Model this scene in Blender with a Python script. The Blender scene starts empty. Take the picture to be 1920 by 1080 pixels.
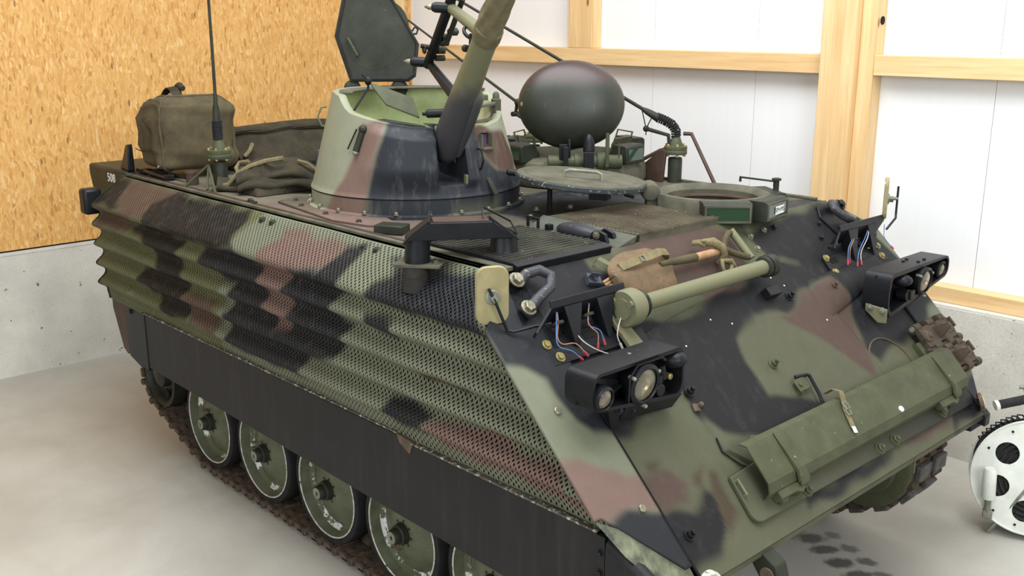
import bpy, bmesh, math, random
import numpy as np
from mathutils import Matrix, Vector
random.seed(7); np.random.seed(7)
S = bpy.context.scene; COL = S.collection
PI = math.pi; R2 = 2**.5

# ---------------------------------------------------------------- camera
cam_d = bpy.data.cameras.new('camera'); cam = bpy.data.objects.new('camera', cam_d); COL.objects.link(cam)
cam_d.sensor_width = 36.0; cam_d.lens = 36.0 * 1896.43 / 1920
cam_d.clip_start = 0.05; cam_d.clip_end = 200
yaw, pitch = 2.3853, -0.2563
fwd = Vector((math.cos(yaw)*math.cos(pitch), math.sin(yaw)*math.cos(pitch), math.sin(pitch)))
rgt = fwd.cross(Vector((0, 0, 1))).normalized(); upv = rgt.cross(fwd)
cam.matrix_world = Matrix(((rgt.x, upv.x, -fwd.x, 3.0191), (rgt.y, upv.y, -fwd.y, -3.9645), (rgt.z, upv.z, -fwd.z, 2.8338), (0, 0, 0, 1)))
S.camera = cam

# ---------------------------------------------------------------- light and exposure
S.view_settings.view_transform = 'Standard'; S.view_settings.look = 'None'
S.view_settings.exposure = -0.10; S.view_settings.gamma = 1.0; S.view_settings.use_curve_mapping = False
W = bpy.data.worlds.new('hall_light'); S.world = W; W.use_nodes = True
W.node_tree.nodes['Background'].inputs[0].default_value = (0.95, 0.985, 1.0, 1)
W.node_tree.nodes['Background'].inputs[1].default_value = 0.26
def area(name, loc, target, sx, sy, power, col):
    d = bpy.data.lights.new(name, 'AREA'); d.shape = 'RECTANGLE'; d.size = sx; d.size_y = sy; d.energy = power; d.color = col
    o = bpy.data.objects.new(name, d); COL.objects.link(o); o.location = loc
    o.rotation_euler = (Vector(target) - Vector(loc)).to_track_quat('-Z', 'Y').to_euler()
    return o
area('ceiling_lamp_field', (-0.1, -0.8, 6.2), (-0.4, -0.2, 0), 6.0, 4.0, 650, (0.95, 0.985, 1.0))
area('gate_daylight', (1.8, -7.5, 3.2), (-1.2, 0, 1.3), 5.0, 3.5, 270, (0.95, 0.985, 1.0))
area('front_daylight', (7.0, -2.5, 4.2), (-1.0, 0.5, 1.2), 4.0, 3.5, 350, (0.94, 0.98, 1.0))

# ---------------------------------------------------------------- mesh builder
class MB:
    def __init__(s): s.v = []; s.f = []; s.T = Matrix.Identity(4)
    def add(s, vs, fs):
        n = len(s.v); T = s.T
        s.v += [tuple(T @ Vector(p)) for p in vs]; s.f += [tuple(i + n for i in q) for q in fs]; return s
    def box(s, c, d, rz=0, ry=0, rx=0):
        M = Matrix.Translation(c) @ Matrix.Rotation(rz, 4, 'Z') @ Matrix.Rotation(ry, 4, 'Y') @ Matrix.Rotation(rx, 4, 'X')
        h = [x / 2 for x in d]
        vs = [M @ Vector((i*h[0], j*h[1], k*h[2])) for i in (-1, 1) for j in (-1, 1) for k in (-1, 1)]
        return s.add(vs, [(0,1,3,2),(4,6,7,5),(0,4,5,1),(2,3,7,6),(0,2,6,4),(1,5,7,3)])
    def bx(s, x0, x1, y0, y1, z0, z1): return s.box(((x0+x1)/2, (y0+y1)/2, (z0+z1)/2), (x1-x0, y1-y0, z1-z0))
    def hexa(s, p8): return s.add(p8, [(0,1,2,3),(7,6,5,4),(0,4,5,1),(1,5,6,2),(2,6,7,3),(3,7,4,0)])
    def prism(s, poly, z0, z1):                      # outline in local x,y, thickness in local z
        n = len(poly); vs = [(x, y, z0) for x, y in poly] + [(x, y, z1) for x, y in poly]
        return s.add(vs, [tuple(range(n))[::-1], tuple(range(n, 2*n))] + [(i, (i+1) % n, n+(i+1) % n, n+i) for i in range(n)])
    def prismY(s, poly, y0, y1):                     # outline in x,z, thickness in y
        n = len(poly); vs = [(x, y0, z) for x, z in poly] + [(x, y1, z) for x, z in poly]
        return s.add(vs, [tuple(range(n))[::-1], tuple(range(n, 2*n))] + [(i, (i+1) % n, n+(i+1) % n, n+i) for i in range(n)])
    def strip(s, a, b, closed=False):                # ribbon between two equal polylines
        n = len(a); m = n if closed else n-1
        return s.add(list(a)+list(b), [(i, (i+1) % n, n+(i+1) % n, n+i) for i in range(m)])
    def loft(s, rings, closed=True, cap=True):
        n = len(rings[0]); vs = [p for r in rings for p in r]; fs = []
        for k in range(len(rings)-1):
            for i in range(n if closed else n-1):
                j = (i+1) % n; fs.append((k*n+i, k*n+j, (k+1)*n+j, (k+1)*n+i))
        if cap and closed: fs += [tuple(range(n))[::-1], tuple(range(len(vs)-n, len(vs)))]
        return s.add(vs, fs)
    def tube(s, pts, r, n=8, cap=True):
        pts = [Vector(p) for p in pts]; rs = r if isinstance(r, (list, tuple)) else [r]*len(pts); rings = []
        t0 = (pts[1]-pts[0]).normalized(); u = t0.orthogonal().normalized()
        for i, p in enumerate(pts):
            t = ((pts[min(i+1, len(pts)-1)]-p).normalized() + (p-pts[max(i-1, 0)]).normalized())
            t = t.normalized() if t.length > 1e-6 else t0
            u = (u - t*u.dot(t)).normalized(); w = t.cross(u)
            rings.append([p + (u*math.cos(2*PI*k/n) + w*math.sin(2*PI*k/n))*rs[i] for k in range(n)])
        return s.loft(rings, True, cap)
    def lathe(s, prof, n=24, o=(0,0,0), ax=(0,0,1), cap=True):   # prof: (radius, height)
        a = Vector(ax).normalized(); u = a.orthogonal().normalized(); w = a.cross(u); o = Vector(o)
        return s.loft([[o + a*h + (u*math.cos(2*PI*k/n) + w*math.sin(2*PI*k/n))*max(r, 1e-4) for k in range(n)] for r, h in prof], True, cap)
    def ring(s, o, R, r, ax=(0,0,1), n=32, m=8):
        a = Vector(ax).normalized(); u = a.orthogonal().normalized(); w = a.cross(u); o = Vector(o); vs = []; fs = []
        for i in range(n):
            d = u*math.cos(2*PI*i/n) + w*math.sin(2*PI*i/n)
            vs += [o + d*(R + r*math.cos(2*PI*j/m)) + a*(r*math.sin(2*PI*j/m)) for j in range(m)]
        for i in range(n):
            for j in range(m): fs.append((i*m+j, ((i+1) % n)*m+j, ((i+1) % n)*m+(j+1) % m, i*m+(j+1) % m))
        return s.add(vs, fs)
    def ell(s, c, r, M=None, n=24, m=14):
        c = Vector(c); M = M or Matrix.Identity(3); vs = []; fs = []
        for j in range(m+1):
            t = PI*j/m
            vs += [c + M @ Vector((r[0]*math.sin(t)*math.cos(2*PI*i/n), r[1]*math.sin(t)*math.sin(2*PI*i/n), r[2]*math.cos(t))) for i in range(n)]
        for j in range(m):
            for i in range(n): fs.append((j*n+i, j*n+(i+1) % n, (j+1)*n+(i+1) % n, (j+1)*n+i))
        return s.add(vs, fs)
    def grid(s, fn, nu, nv):
        vs = [fn(i/nu, j/nv) for j in range(nv+1) for i in range(nu+1)]
        return s.add(vs, [(j*(nu+1)+i, j*(nu+1)+i+1, (j+1)*(nu+1)+i+1, (j+1)*(nu+1)+i) for j in range(nv) for i in range(nu)])
    def hexbolt(s, p, nrm, r=.014, h=.012, wash=True):
        nrm = Vector(nrm)
        if wash: s.lathe([(r*1.45, 0), (r*1.45, h*.25), (r*1.2, h*.3)], 12, p, nrm)
        s.lathe([(r, h*.2), (r, h), (r*.8, h*1.15)], 6, p, nrm); return s
    def build(s, name, mat, parent=None, ang=35, bevel=0, loc=None, seg=2, merge=False):
        me = bpy.data.meshes.new(name); me.from_pydata(s.v, [], s.f); 
        bm = bmesh.new(); bm.from_mesh(me)
        if merge: bmesh.ops.remove_doubles(bm, verts=bm.verts, dist=1e-4)
        bmesh.ops.recalc_face_normals(bm, faces=bm.faces); bm.to_mesh(me); bm.free()
        me.materials.append(mat); me.shade_smooth(); me.set_sharp_from_angle(angle=math.radians(ang))
        o = bpy.data.objects.new(name, me); COL.objects.link(o)
        if bevel:
            b = o.modifiers.new('edge', 'BEVEL'); b.width = bevel; b.segments = seg; b.limit_method = 'ANGLE'; b.angle_limit = math.radians(40)
        if parent: o.parent = parent
        if loc: o.location = loc
        return o
def Fr(o, X, Y, Z):                                   # local frame to world matrix
    return Matrix(((X[0],Y[0],Z[0],o[0]),(X[1],Y[1],Z[1],o[1]),(X[2],Y[2],Z[2],o[2]),(0,0,0,1)))
def thing(name, label, cat, loc=(0,0,0), group=None):
    o = bpy.data.objects.new(name, None); COL.objects.link(o); o.location = loc; o.empty_display_size = .1
    return tag(o, label, cat, group)
def tag(o, label, cat, group=None):
    o['label'] = label; o['category'] = cat
    if group: o['group'] = group
    return o
def lab(o, label): o['label'] = label; return o
def struct(o): o['kind'] = 'structure'; return o
def dup(o, parent, M=None):                           # copy of one object, mesh data shared
    c = o.copy(); COL.objects.link(c); c.parent = parent
    if M is not None: c.matrix_local = M
    return c
GF = Fr((.096, 0, 1.853), (0,1,0), (1/R2,0,-1/R2), (1/R2,0,1/R2))    # sloped front plate: across, down the slope, out of it
def gp(y, d, h=0): return GF @ Vector((y, d, h))
def gx(x): return (x-.096)*R2                         # distance down the slope at a given x
GN = Vector((1/R2, 0, 1/R2))

# ---------------------------------------------------------------- materials
def lin(c):
    return tuple(((x/255)/12.92 if x/255 <= .04045 else ((x/255+.055)/1.055)**2.4) for x in c)
class NT:
    def __init__(s, name):
        s.m = bpy.data.materials.new(name); s.m.use_nodes = True; s.t = s.m.node_tree; s.b = s.t.nodes['Principled BSDF']
    def n(s, typ, ins=None, **kw):
        x = s.t.nodes.new(typ)
        for k, v in kw.items(): setattr(x, k, v)
        for k, v in (ins or {}).items():
            if isinstance(v, bpy.types.NodeSocket): s.t.links.new(v, x.inputs[k])
            else: x.inputs[k].default_value = v
        return x
    def link(s, a, sock): s.t.links.new(a, s.b.inputs[sock])
    def math(s, op, a, b=0.0, clamp=False):
        x = s.n('ShaderNodeMath', {0: a, 1: b}, operation=op); x.use_clamp = clamp; return x.outputs[0]
    def mix(s, f, a, b, blend='MIX'):
        x = s.n('ShaderNodeMix', data_type='RGBA', blend_type=blend)
        for k, v in ((0, f), (6, a), (7, b)):
            if isinstance(v, bpy.types.NodeSocket): s.t.links.new(v, x.inputs[k])
            else: x.inputs[k].default_value = v if k == 0 else (*v[:3], 1)
        return x.outputs[2]
    def coord(s, kind='Object'): return s.n('ShaderNodeTexCoord').outputs[kind]
    def noise(s, vec, scale, detail=4, rough=.6, dist=0): return s.n('ShaderNodeTexNoise', {'Vector': vec, 'Scale': scale, 'Detail': detail, 'Roughness': rough, 'Distortion': dist}).outputs[0]
    def ramp(s, f, stops):
        x = s.n('ShaderNodeValToRGB', {0: f}); e = x.color_ramp.elements
        while len(e) < len(stops): e.new(.5)
        for k, (p, c) in enumerate(stops): e[k].position = p; e[k].color = (*(c if isinstance(c, (tuple, list)) else (c, c, c)), 1)
        return x.outputs[0]
    def mp(s, vec, sc=(1,1,1), rot=(0,0,0), loc=(0,0,0)): return s.n('ShaderNodeMapping', {0: vec, 1: loc, 2: rot, 3: sc}).outputs[0]
    def bump(s, h, st=.3, d=.01):
        x = s.n('ShaderNodeBump', {'Height': h, 'Strength': st, 'Distance': d}); s.link(x.outputs[0], 'Normal')
def rough_paint(name, c, c2=None, rough=.55, scale=9, chips=None, metal=0, bump=.12, streak=0, chip_amt=.69):
    t = NT(name); v = t.coord(); c = lin(c); c2 = lin(c2) if c2 else tuple(x*.72 for x in c)
    col = t.mix(t.ramp(t.noise(v, scale, 6, .65), [(.35, 0.), (.68, 1.)]), c, c2)
    if streak: col = t.mix(t.math('MULTIPLY', t.ramp(t.noise(t.mp(v, (22, 22, 1.4)), 1, 3, .6), [(.5, 0.), (.72, 1.)]), streak), col, tuple(min(1, x*1.9+.03) for x in c))
    if chips: col = t.mix(t.ramp(t.noise(v, 46, 5, .7), [(chip_amt, 0.), (chip_amt+.02, 1.)]), col, lin(chips))
    t.link(col, 'Base Color'); t.b.inputs['Roughness'].default_value = rough; t.b.inputs['Metallic'].default_value = metal; t.b.inputs['Specular IOR Level'].default_value = .25 if rough > .3 else .5
    if bump: t.bump(t.noise(v, 160, 3, .6), bump, .004)
    return t.m
OLIVE, BROWN, BLACK = (104,107,80), (103,78,68), (58,59,63)
def camo_mat(name, streak=.25, wear=.75):
    t = NT(name); v = t.coord(); a = t.n('ShaderNodeAttribute', attribute_name='camo').outputs['Color']
    n1 = t.noise(v, 5, 6, .7); col = t.mix(t.ramp(n1, [(.3, 0.), (.7, .16)]), a, (.02, .02, .018))
    n2 = t.noise(t.mp(v, (18, 18, 3.5)), 1, 5, .7)
    col = t.mix(t.math('MULTIPLY', t.ramp(n2, [(.52, 0.), (.78, 1.)]), streak), col, (.30, .29, .25))
    n3 = t.noise(v, 30, 5, .75); col = t.mix(t.ramp(n3, [(wear, 0.), (wear+.015, 1.)]), col, (.42, .40, .35))
    t.link(col, 'Base Color'); t.b.inputs['Roughness'].default_value = .55; t.b.inputs['Specular IOR Level'].default_value = .22
    t.bump(t.noise(v, 210, 3, .6), .13, .003); return t.m
M = {}
M['camo'] = camo_mat('camouflage_paint', .05); M['camo_turret'] = camo_mat('camouflage_paint_turret', .22); M['camo_mesh'] = camo_mat('camouflage_paint_screen', .12)
M['olive'] = rough_paint('olive_paint', (76,79,57), (62,65,46), .55, 9, (168,164,140))
M['dark_olive'] = rough_paint('dark_olive_paint', (47,50,39), (33,35,28), .5, 8, (140,138,116), chip_amt=.72)
M['pale_olive'] = rough_paint('pale_olive_paint', (106,108,84), (112,108,80), .6, 14, (110,82,60), chip_amt=.66)
M['dusty'] = rough_paint('dusty_olive_paint', (94,92,77), (66,64,53), .75, 7, (170,164,148), chip_amt=.7)
M['black'] = rough_paint('black_paint', (24,25,29), (17,18,21), .42, 12, (110,110,108), chip_amt=.73)
M['skirt'] = rough_paint('black_rubber_skirt', (33,32,34), (27,26,28), .5, 5, None, bump=.2, streak=.16)
M['exhaust'] = rough_paint('sooty_exhaust_steel', (58,54,51), (42,40,38), .85, 12, (110,92,78), bump=.3, chip_amt=.68); M['rubber'] = rough_paint('black_rubber', (36,36,37), (24,24,24), .75, 20, None)
M['dark'] = rough_paint('dark_interior', (26,25,23), (16,16,15), .85)
M['rust'] = rough_paint('rusty_track_steel', (100,86,72), (62,54,46), .8, 16, (142,98,64), bump=.4, chip_amt=.62)
M['rust_dark'] = rough_paint('dark_track_steel', (80,66,54), (46,40,34), .8, 14, (120,88,62), bump=.4, chip_amt=.66)
M['spare'] = rough_paint('rusty_spare_track', (80,66,55), (58,54,43), .65, 18, (140,104,76), bump=.3, chip_amt=.68)
M['bolt'] = rough_paint('bare_bolt_metal', (150,146,126), (104,100,84), .4, 30, None, .55, bump=0)
M['brass'] = rough_paint('yellow_zinc_bolt', (168,156,104), (118,106,66), .4, 30, None, .5, bump=0)
M['white_paint'] = rough_paint('worn_white_paint', (214,212,204), (150,152,136), .5, 26, (70,78,60), chip_amt=.6)
M['wheel'] = rough_paint('wheel_green_paint', (100,103,82), (74,78,60), .45, 8, (190,190,176), chip_amt=.73)
M['canvas'] = rough_paint('olive_brown_canvas', (87,78,57), (68,61,45), .95, 11, None, bump=.5)
M['canvas_dark'] = rough_paint('dark_canvas', (64,58,44), (45,41,32), .95, 9, None, bump=.5)
M['web'] = rough_paint('webbing_strap', (124,114,84), (96,86,62), .9, 26, None, bump=.4)
M['shovel'] = rough_paint('rusty_shovel_blade', (114,90,68), (92,78,56), .6, 10, (76,68,48), bump=.2, chip_amt=.6)
M['wood_handle'] = rough_paint('pale_ash_wood', (170,134,102), (144,108,78), .6, 24, None)
M['green_in'] = rough_paint('light_green_interior', (206,216,162), (180,192,138), .5, 9, (90,96,70), chip_amt=.72)
M['mirror_back'] = rough_paint('pale_olive_mirror_back', (152,142,104), (134,124,90), .55, 12, (120,108,76), chip_amt=.7)
M['chrome'] = rough_paint('reflector_chrome', (236,232,218), (216,206,180), .18, 9, None, .9, bump=0)
M['bulb'] = rough_paint('amber_bulb', (198,160,96), (150,110,60), .3)
M['reel'] = rough_paint('white_reel_enamel', (226,228,220), (206,208,198), .35, 8, None, bump=0)
M['cord'] = rough_paint('black_cable', (44,42,44), (28,27,28), .6, 40, (120,118,120), bump=0, chip_amt=.66)
M['canvas_sleeve'] = rough_paint('gun_canvas_sleeve', (112,104,78), (86,82,60), .9, 12, None, bump=.4)
M['gun'] = rough_paint('gun_jacket_paint', (84,84,68), (52,52,50), .5, 4, (140,136,116), chip_amt=.74)
M['blue_grey'] = rough_paint('blue_grey_plastic', (72,77,86), (56,60,68), .5)
M['brown'] = rough_paint('brown_paint', (80,62,53), (62,48,41), .55, 9, (150,140,124), chip_amt=.73)
M['silver'] = rough_paint('worn_galvanised', (140,142,128), (108,110,98), .45, 20, None, .3)
for k, c in dict(blue=(84,116,166), red=(160,62,72), white=(186,182,176), yellow=(200,174,70), orange=(164,116,92)).items():
    M['wire_'+k] = rough_paint('wire_'+k, c, c, .45, 9, None, bump=0)
def glass_mat(name, col, rough=.05, trans=.0, a=1):
    t = NT(name); t.b.inputs['Base Color'].default_value = (*lin(col), 1); t.b.inputs['Roughness'].default_value = rough
    t.b.inputs['Transmission Weight'].default_value = trans; t.b.inputs['Coat Weight'].default_value = .3
    return t.m
M['lens'] = glass_mat('headlamp_glass', (214,206,184), .06, .86)
M['prism'] = glass_mat('periscope_glass', (40,62,44), .06, 0)
M['plate'] = glass_mat('white_sticker', (226,226,222), .5, 0); M['ink'] = glass_mat('black_ink', (28,28,30), .6, 0)
def wood_mat(name, axis, c1=(228,198,150), c2=(208,170,118)):
    t = NT(name); v = t.coord(); sc = [16, 16, 16]; sc[axis] = 1.1
    n1 = t.noise(t.mp(v, sc), 1, 5, .6, .6); col = t.mix(t.ramp(n1, [(.3, 0.), (.72, 1.)]), lin(c1), lin(c2))
    sc2 = [60, 60, 60]; sc2[axis] = 1.6; n2 = t.noise(t.mp(v, sc2), 1, 2, .5)
    col = t.mix(t.ramp(n2, [(.55, 0.), (.75, .35)]), col, lin((184,136,86)))
    sc3 = [4, 4, 4]; sc3[axis] = 1.7; vo = t.n('ShaderNodeTexVoronoi', {'Vector': t.mp(v, sc3), 'Scale': 1.0, 'Randomness': 1.0}).outputs['Distance']
    col = t.mix(t.ramp(vo, [(.05, .9), (.085, 0.)]), col, lin((120,72,38)))
    t.link(col, 'Base Color'); t.b.inputs['Roughness'].default_value = .55; t.bump(n2, .08, .002); return t.m
M['wood_v'] = wood_mat('glued_timber_upright', 2); M['wood_h'] = wood_mat('glued_timber_rail', 0)
def osb_mat():
    t = NT('oriented_strand_board'); v = t.coord()
    w = t.n('ShaderNodeTexNoise', {'Vector': v, 'Scale': 3.0, 'Detail': 2.0}).outputs['Color']
    vv = t.n('ShaderNodeVectorMath', {0: v, 1: t.n('ShaderNodeVectorMath', {0: w, 3: .12}, operation='SCALE').outputs[0]}, operation='ADD').outputs[0]
    stops = [(0, lin((182,126,62))), (.12, lin((204,152,82))), (.5, lin((214,164,93))), (.9, lin((222,177,110))), (1, lin((230,192,136)))]
    cols = []
    for k, (ang, sx, sy) in enumerate([(.15, 44, 13), (-.5, 50, 16), (.6, 46, 15), (-.12, 66, 15), (1.15, 54, 20), (.3, 78, 16), (-.85, 60, 20)]):
        m = t.mp(vv, (1, sx, sy), (ang, 0, 0), (k*3.1, k*1.7, k*2.3))
        vo = t.n('ShaderNodeTexVoronoi', {'Vector': m, 'Scale': 1.0})
        sep = t.n('ShaderNodeSeparateColor', {0: vo.outputs['Color']})
        cols.append((t.ramp(sep.outputs[0], stops), sep.outputs[1], vo.outputs['Distance']))
    col = cols[0][0]; h = cols[0][1]
    for c, r, d in cols[1:]:
        f = t.ramp(r, [(.52, 0.), (.56, 1.)]); col = t.mix(f, col, c); h = t.math('ADD', h, t.math('MULTIPLY', f, r))
    vd = t.n('ShaderNodeTexVoronoi', {'Vector': t.mp(v, (1, 26, 9), (.5, 0, 0)), 'Scale': 1.0}); sd = t.n('ShaderNodeSeparateColor', {0: vd.outputs['Color']})
    dk = t.math('MULTIPLY', t.ramp(sd.outputs[2], [(.955, 0.), (.965, 1.)]), t.ramp(vd.outputs['Distance'], [(.2, .8), (.32, 0.)]))
    col = t.mix(dk, col, lin((110,72,34)))
    col = t.mix(t.ramp(t.noise(v, 110, 4, .7), [(.42, 0.), (.75, .45)]), col, lin((168,116,58))); col = t.mix(t.ramp(t.noise(v, 2.5, 4, .6), [(.45, 0.), (.75, .25)]), col, lin((178,126,64)))
    t.link(col, 'Base Color'); t.b.inputs['Roughness'].default_value = .6; t.bump(h, .18, .004); return t.m
M['osb'] = osb_mat()
def conc_mat(name, c, pits=True):
    t = NT(name); v = t.coord(); col = t.mix(t.ramp(t.noise(v, 2.2, 7, .62), [(.3, 0.), (.7, 1.)]), lin(c), lin(tuple(x*.86 for x in c)))
    col = t.mix(t.ramp(t.noise(v, 90, 2, .5), [(.4, 0.), (.8, .35)]), col, lin(tuple(x*.7 for x in c)))
    p = t.ramp(t.noise(v, 17, 3, .55), [(.70, 0.), (.72, 1.)]); p2 = t.ramp(t.noise(v, 45, 2, .5), [(.735, 0.), (.75, 1.)])
    col = t.mix(t.math('MAXIMUM', p, p2), col, lin((98,98,98)))
    t.link(col, 'Base Color'); t.b.inputs['Roughness'].default_value = .8; t.bump(t.math('MAXIMUM', p, p2), -.3, .006); return t.m
M['conc'] = conc_mat('cast_concrete', (214,209,198))
M['conc_pale'] = conc_mat('pale_concrete_ledge', (220,216,206))
def floor_mat(stains):
    t = NT('smooth_concrete_floor'); v = t.coord()
    col = t.mix(t.ramp(t.noise(v, .9, 6, .6, .4), [(.3, 0.), (.66, 1.)]), lin((192,189,180)), lin((170,165,154)))
    col = t.mix(t.ramp(t.noise(t.mp(v, (1, 1, 1), (0, 0, .5)), 2.6, 6, .62, .5), [(.5, 0.), (.75, .5)]), col, lin((164,158,148)))
    col = t.mix(t.ramp(t.noise(t.mp(v, (.5, 1.6, 1)), 1.6, 5, .6, .6), [(.6, 0.), (.74, .28)]), col, lin((176,150,114)))
    col = t.mix(t.ramp(t.noise(v, 60, 3, .7), [(.45, 0.), (.8, .22)]), col, lin((150,144,134)))
    tot = None; nz = t.noise(v, 26, 3, .6)
    for x, y, rx, ry, a, st in stains:
        m = t.mp(v, (1/rx, 1/ry, 0), (0, 0, 0), (0, 0, 0))
        q = t.n('ShaderNodeVectorMath', {0: t.n('ShaderNodeVectorRotate', {'Vector': t.n('ShaderNodeVectorMath', {0: v, 1: (x, y, 0)}, operation='SUBTRACT').outputs[0], 'Angle': -a}, rotation_type='Z_AXIS').outputs[0], 1: (1/rx, 1/ry, 0)}, operation='MULTIPLY').outputs[0]
        L = t.n('ShaderNodeVectorMath', {0: q}, operation='LENGTH').outputs['Value']
        f = t.math('MULTIPLY', t.ramp(t.math('ADD', L, t.math('MULTIPLY', t.math('SUBTRACT', nz, .5), .9)), [(.55, 1.), (1., 0.)]), st)
        tot = f if tot is None else t.math('MAXIMUM', tot, f)
    col = t.mix(tot, col, lin((84,80,76)))
    t.link(col, 'Base Color'); t.b.inputs['Roughness'].default_value = .5; t.bump(t.noise(v, 120, 3, .6), .06, .003); return t.m
def clad_mat():
    t = NT('white_sandwich_cladding'); v = t.coord()
    l = t.noise(t.mp(v, (30, 1, .25)), 1, 2, .5); l2 = t.noise(t.mp(v, (160, 1, 1)), 1, 2, .5)
    col = t.mix(t.ramp(l, [(.4, 0.), (.7, .6)]), lin((230,231,232)), lin((227,229,230)))
    t.link(col, 'Base Color'); t.b.inputs['Roughness'].default_value = .45; t.bump(l2, .05, .002); return t.m
M['clad'] = clad_mat()
M['seam'] = rough_paint('cladding_joint', (206,208,212), (200,202,206), .6, 9, None, bump=0)

# ================================================================ the hall
ST = [(.40,.84,.10,.07,.9,.8),(.465,.96,.06,.05,.3,.6),(.52,.78,.10,.06,.9,.85),(.61,.89,.07,.05,.4,.7),(.654,.71,.10,.065,.9,.9),(.747,.83,.07,.05,.3,.8),
      (.79,.67,.10,.06,.9,.9),(.155,.57,.16,.10,.8,.55),(.287,.80,.12,.08,.8,.5),(.88,.76,.07,.05,.4,.8)]
M['floor'] = floor_mat(ST)
struct(MB().bx(-5.58, 8, -8, 2.518, -.12, 0).build('floor', M['floor']))
struct(MB().bx(-5.75, -5.59, -8, 2.72, 1.05, 6.5).build('wall_left', M['osb']))
struct(MB().bx(-5.80, -5.578, -8, 2.74, -.12, 1.035).build('baseboard_left', M['conc']))
struct(MB().bx(-5.60, -5.574, -8, 2.52, 1.012, 1.037).build('trim_1', M['conc_pale']))
struct(MB().bx(-5.66, -5.592, -8, 2.6, 1.030, 1.052).build('trim_2', M['dark']))
wall_right = struct(MB().bx(-5.75, 8, 2.735, 2.86, 1.0, 6.5).build('wall_right', M['seam']))
xs = [-5.6, -4.34, -3.355, -2.37, -1.385, -.4, .392, 1.38, 2.37, 3.36, 4.35, 5.34, 6.33, 7.9]
for k in range(len(xs)-1):
    m = MB(); m.bx(xs[k]+.0015, xs[k+1]-.0015, 2.72, 2.74, 1.035, 6.5)
    m.build('cladding_panel', M['clad'], wall_right, bevel=.0012)
struct(MB().bx(-5.6, 8, 2.518, 2.9, -.12, 1.018).build('baseboard_right', M['conc']))
struct(MB().bx(-5.59, 8, 2.523, 2.74, 1.018, 1.032).build('trim_3', M['conc_pale']))
def beam(n, x0, x1, y0, y1, z0, z1, mat): return struct(MB().bx(x0, x1, y0, y1, z0, z1).build(n, mat, bevel=.004))
beam('trim_4', -.75, -.493, 2.53, 2.719, 1.033, 6.5, M['wood_v'])              # main glued post
post = beam('trim_5', -.4925, -.381, 2.59, 2.719, 1.033, 6.5, M['wood_v'])     # jamb beside it
beam('trim_6', -5.585, -.7505, 2.59, 2.719, 2.49, 2.625, M['wood_h'])
beam('trim_7', -.380, 7.9, 2.59, 2.719, 2.49, 2.625, M['wood_h'])
beam('trim_8', -.380, 7.9, 2.59, 2.719, 1.033, 1.135, M['wood_h'])
beam('trim_9', -5.585, -.7505, 2.59, 2.719, 1.033, 1.135, M['wood_h'])
beam('trim_10', -3.22, -2.95, 2.59, 2.719, 2.6255, 6.5, M['wood_v'])
beam('trim_11', -5.589, -5.52, 2.43, 2.589, 1.038, 6.5, M['wood_v'])
MB().lathe([(.028, 0), (.028, .004)], 20, (-.3805, 2.66, 2.85), (1,0,0)).build('drilled_hole', M['dark'], post)
beam('trim_12', -.380, 7.9, 2.59, 2.719, 4.0, 4.12, M['wood_h'])
beam('trim_13', 2.4, 2.66, 2.53, 2.589, 1.033, 6.5, M['wood_v'])

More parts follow.
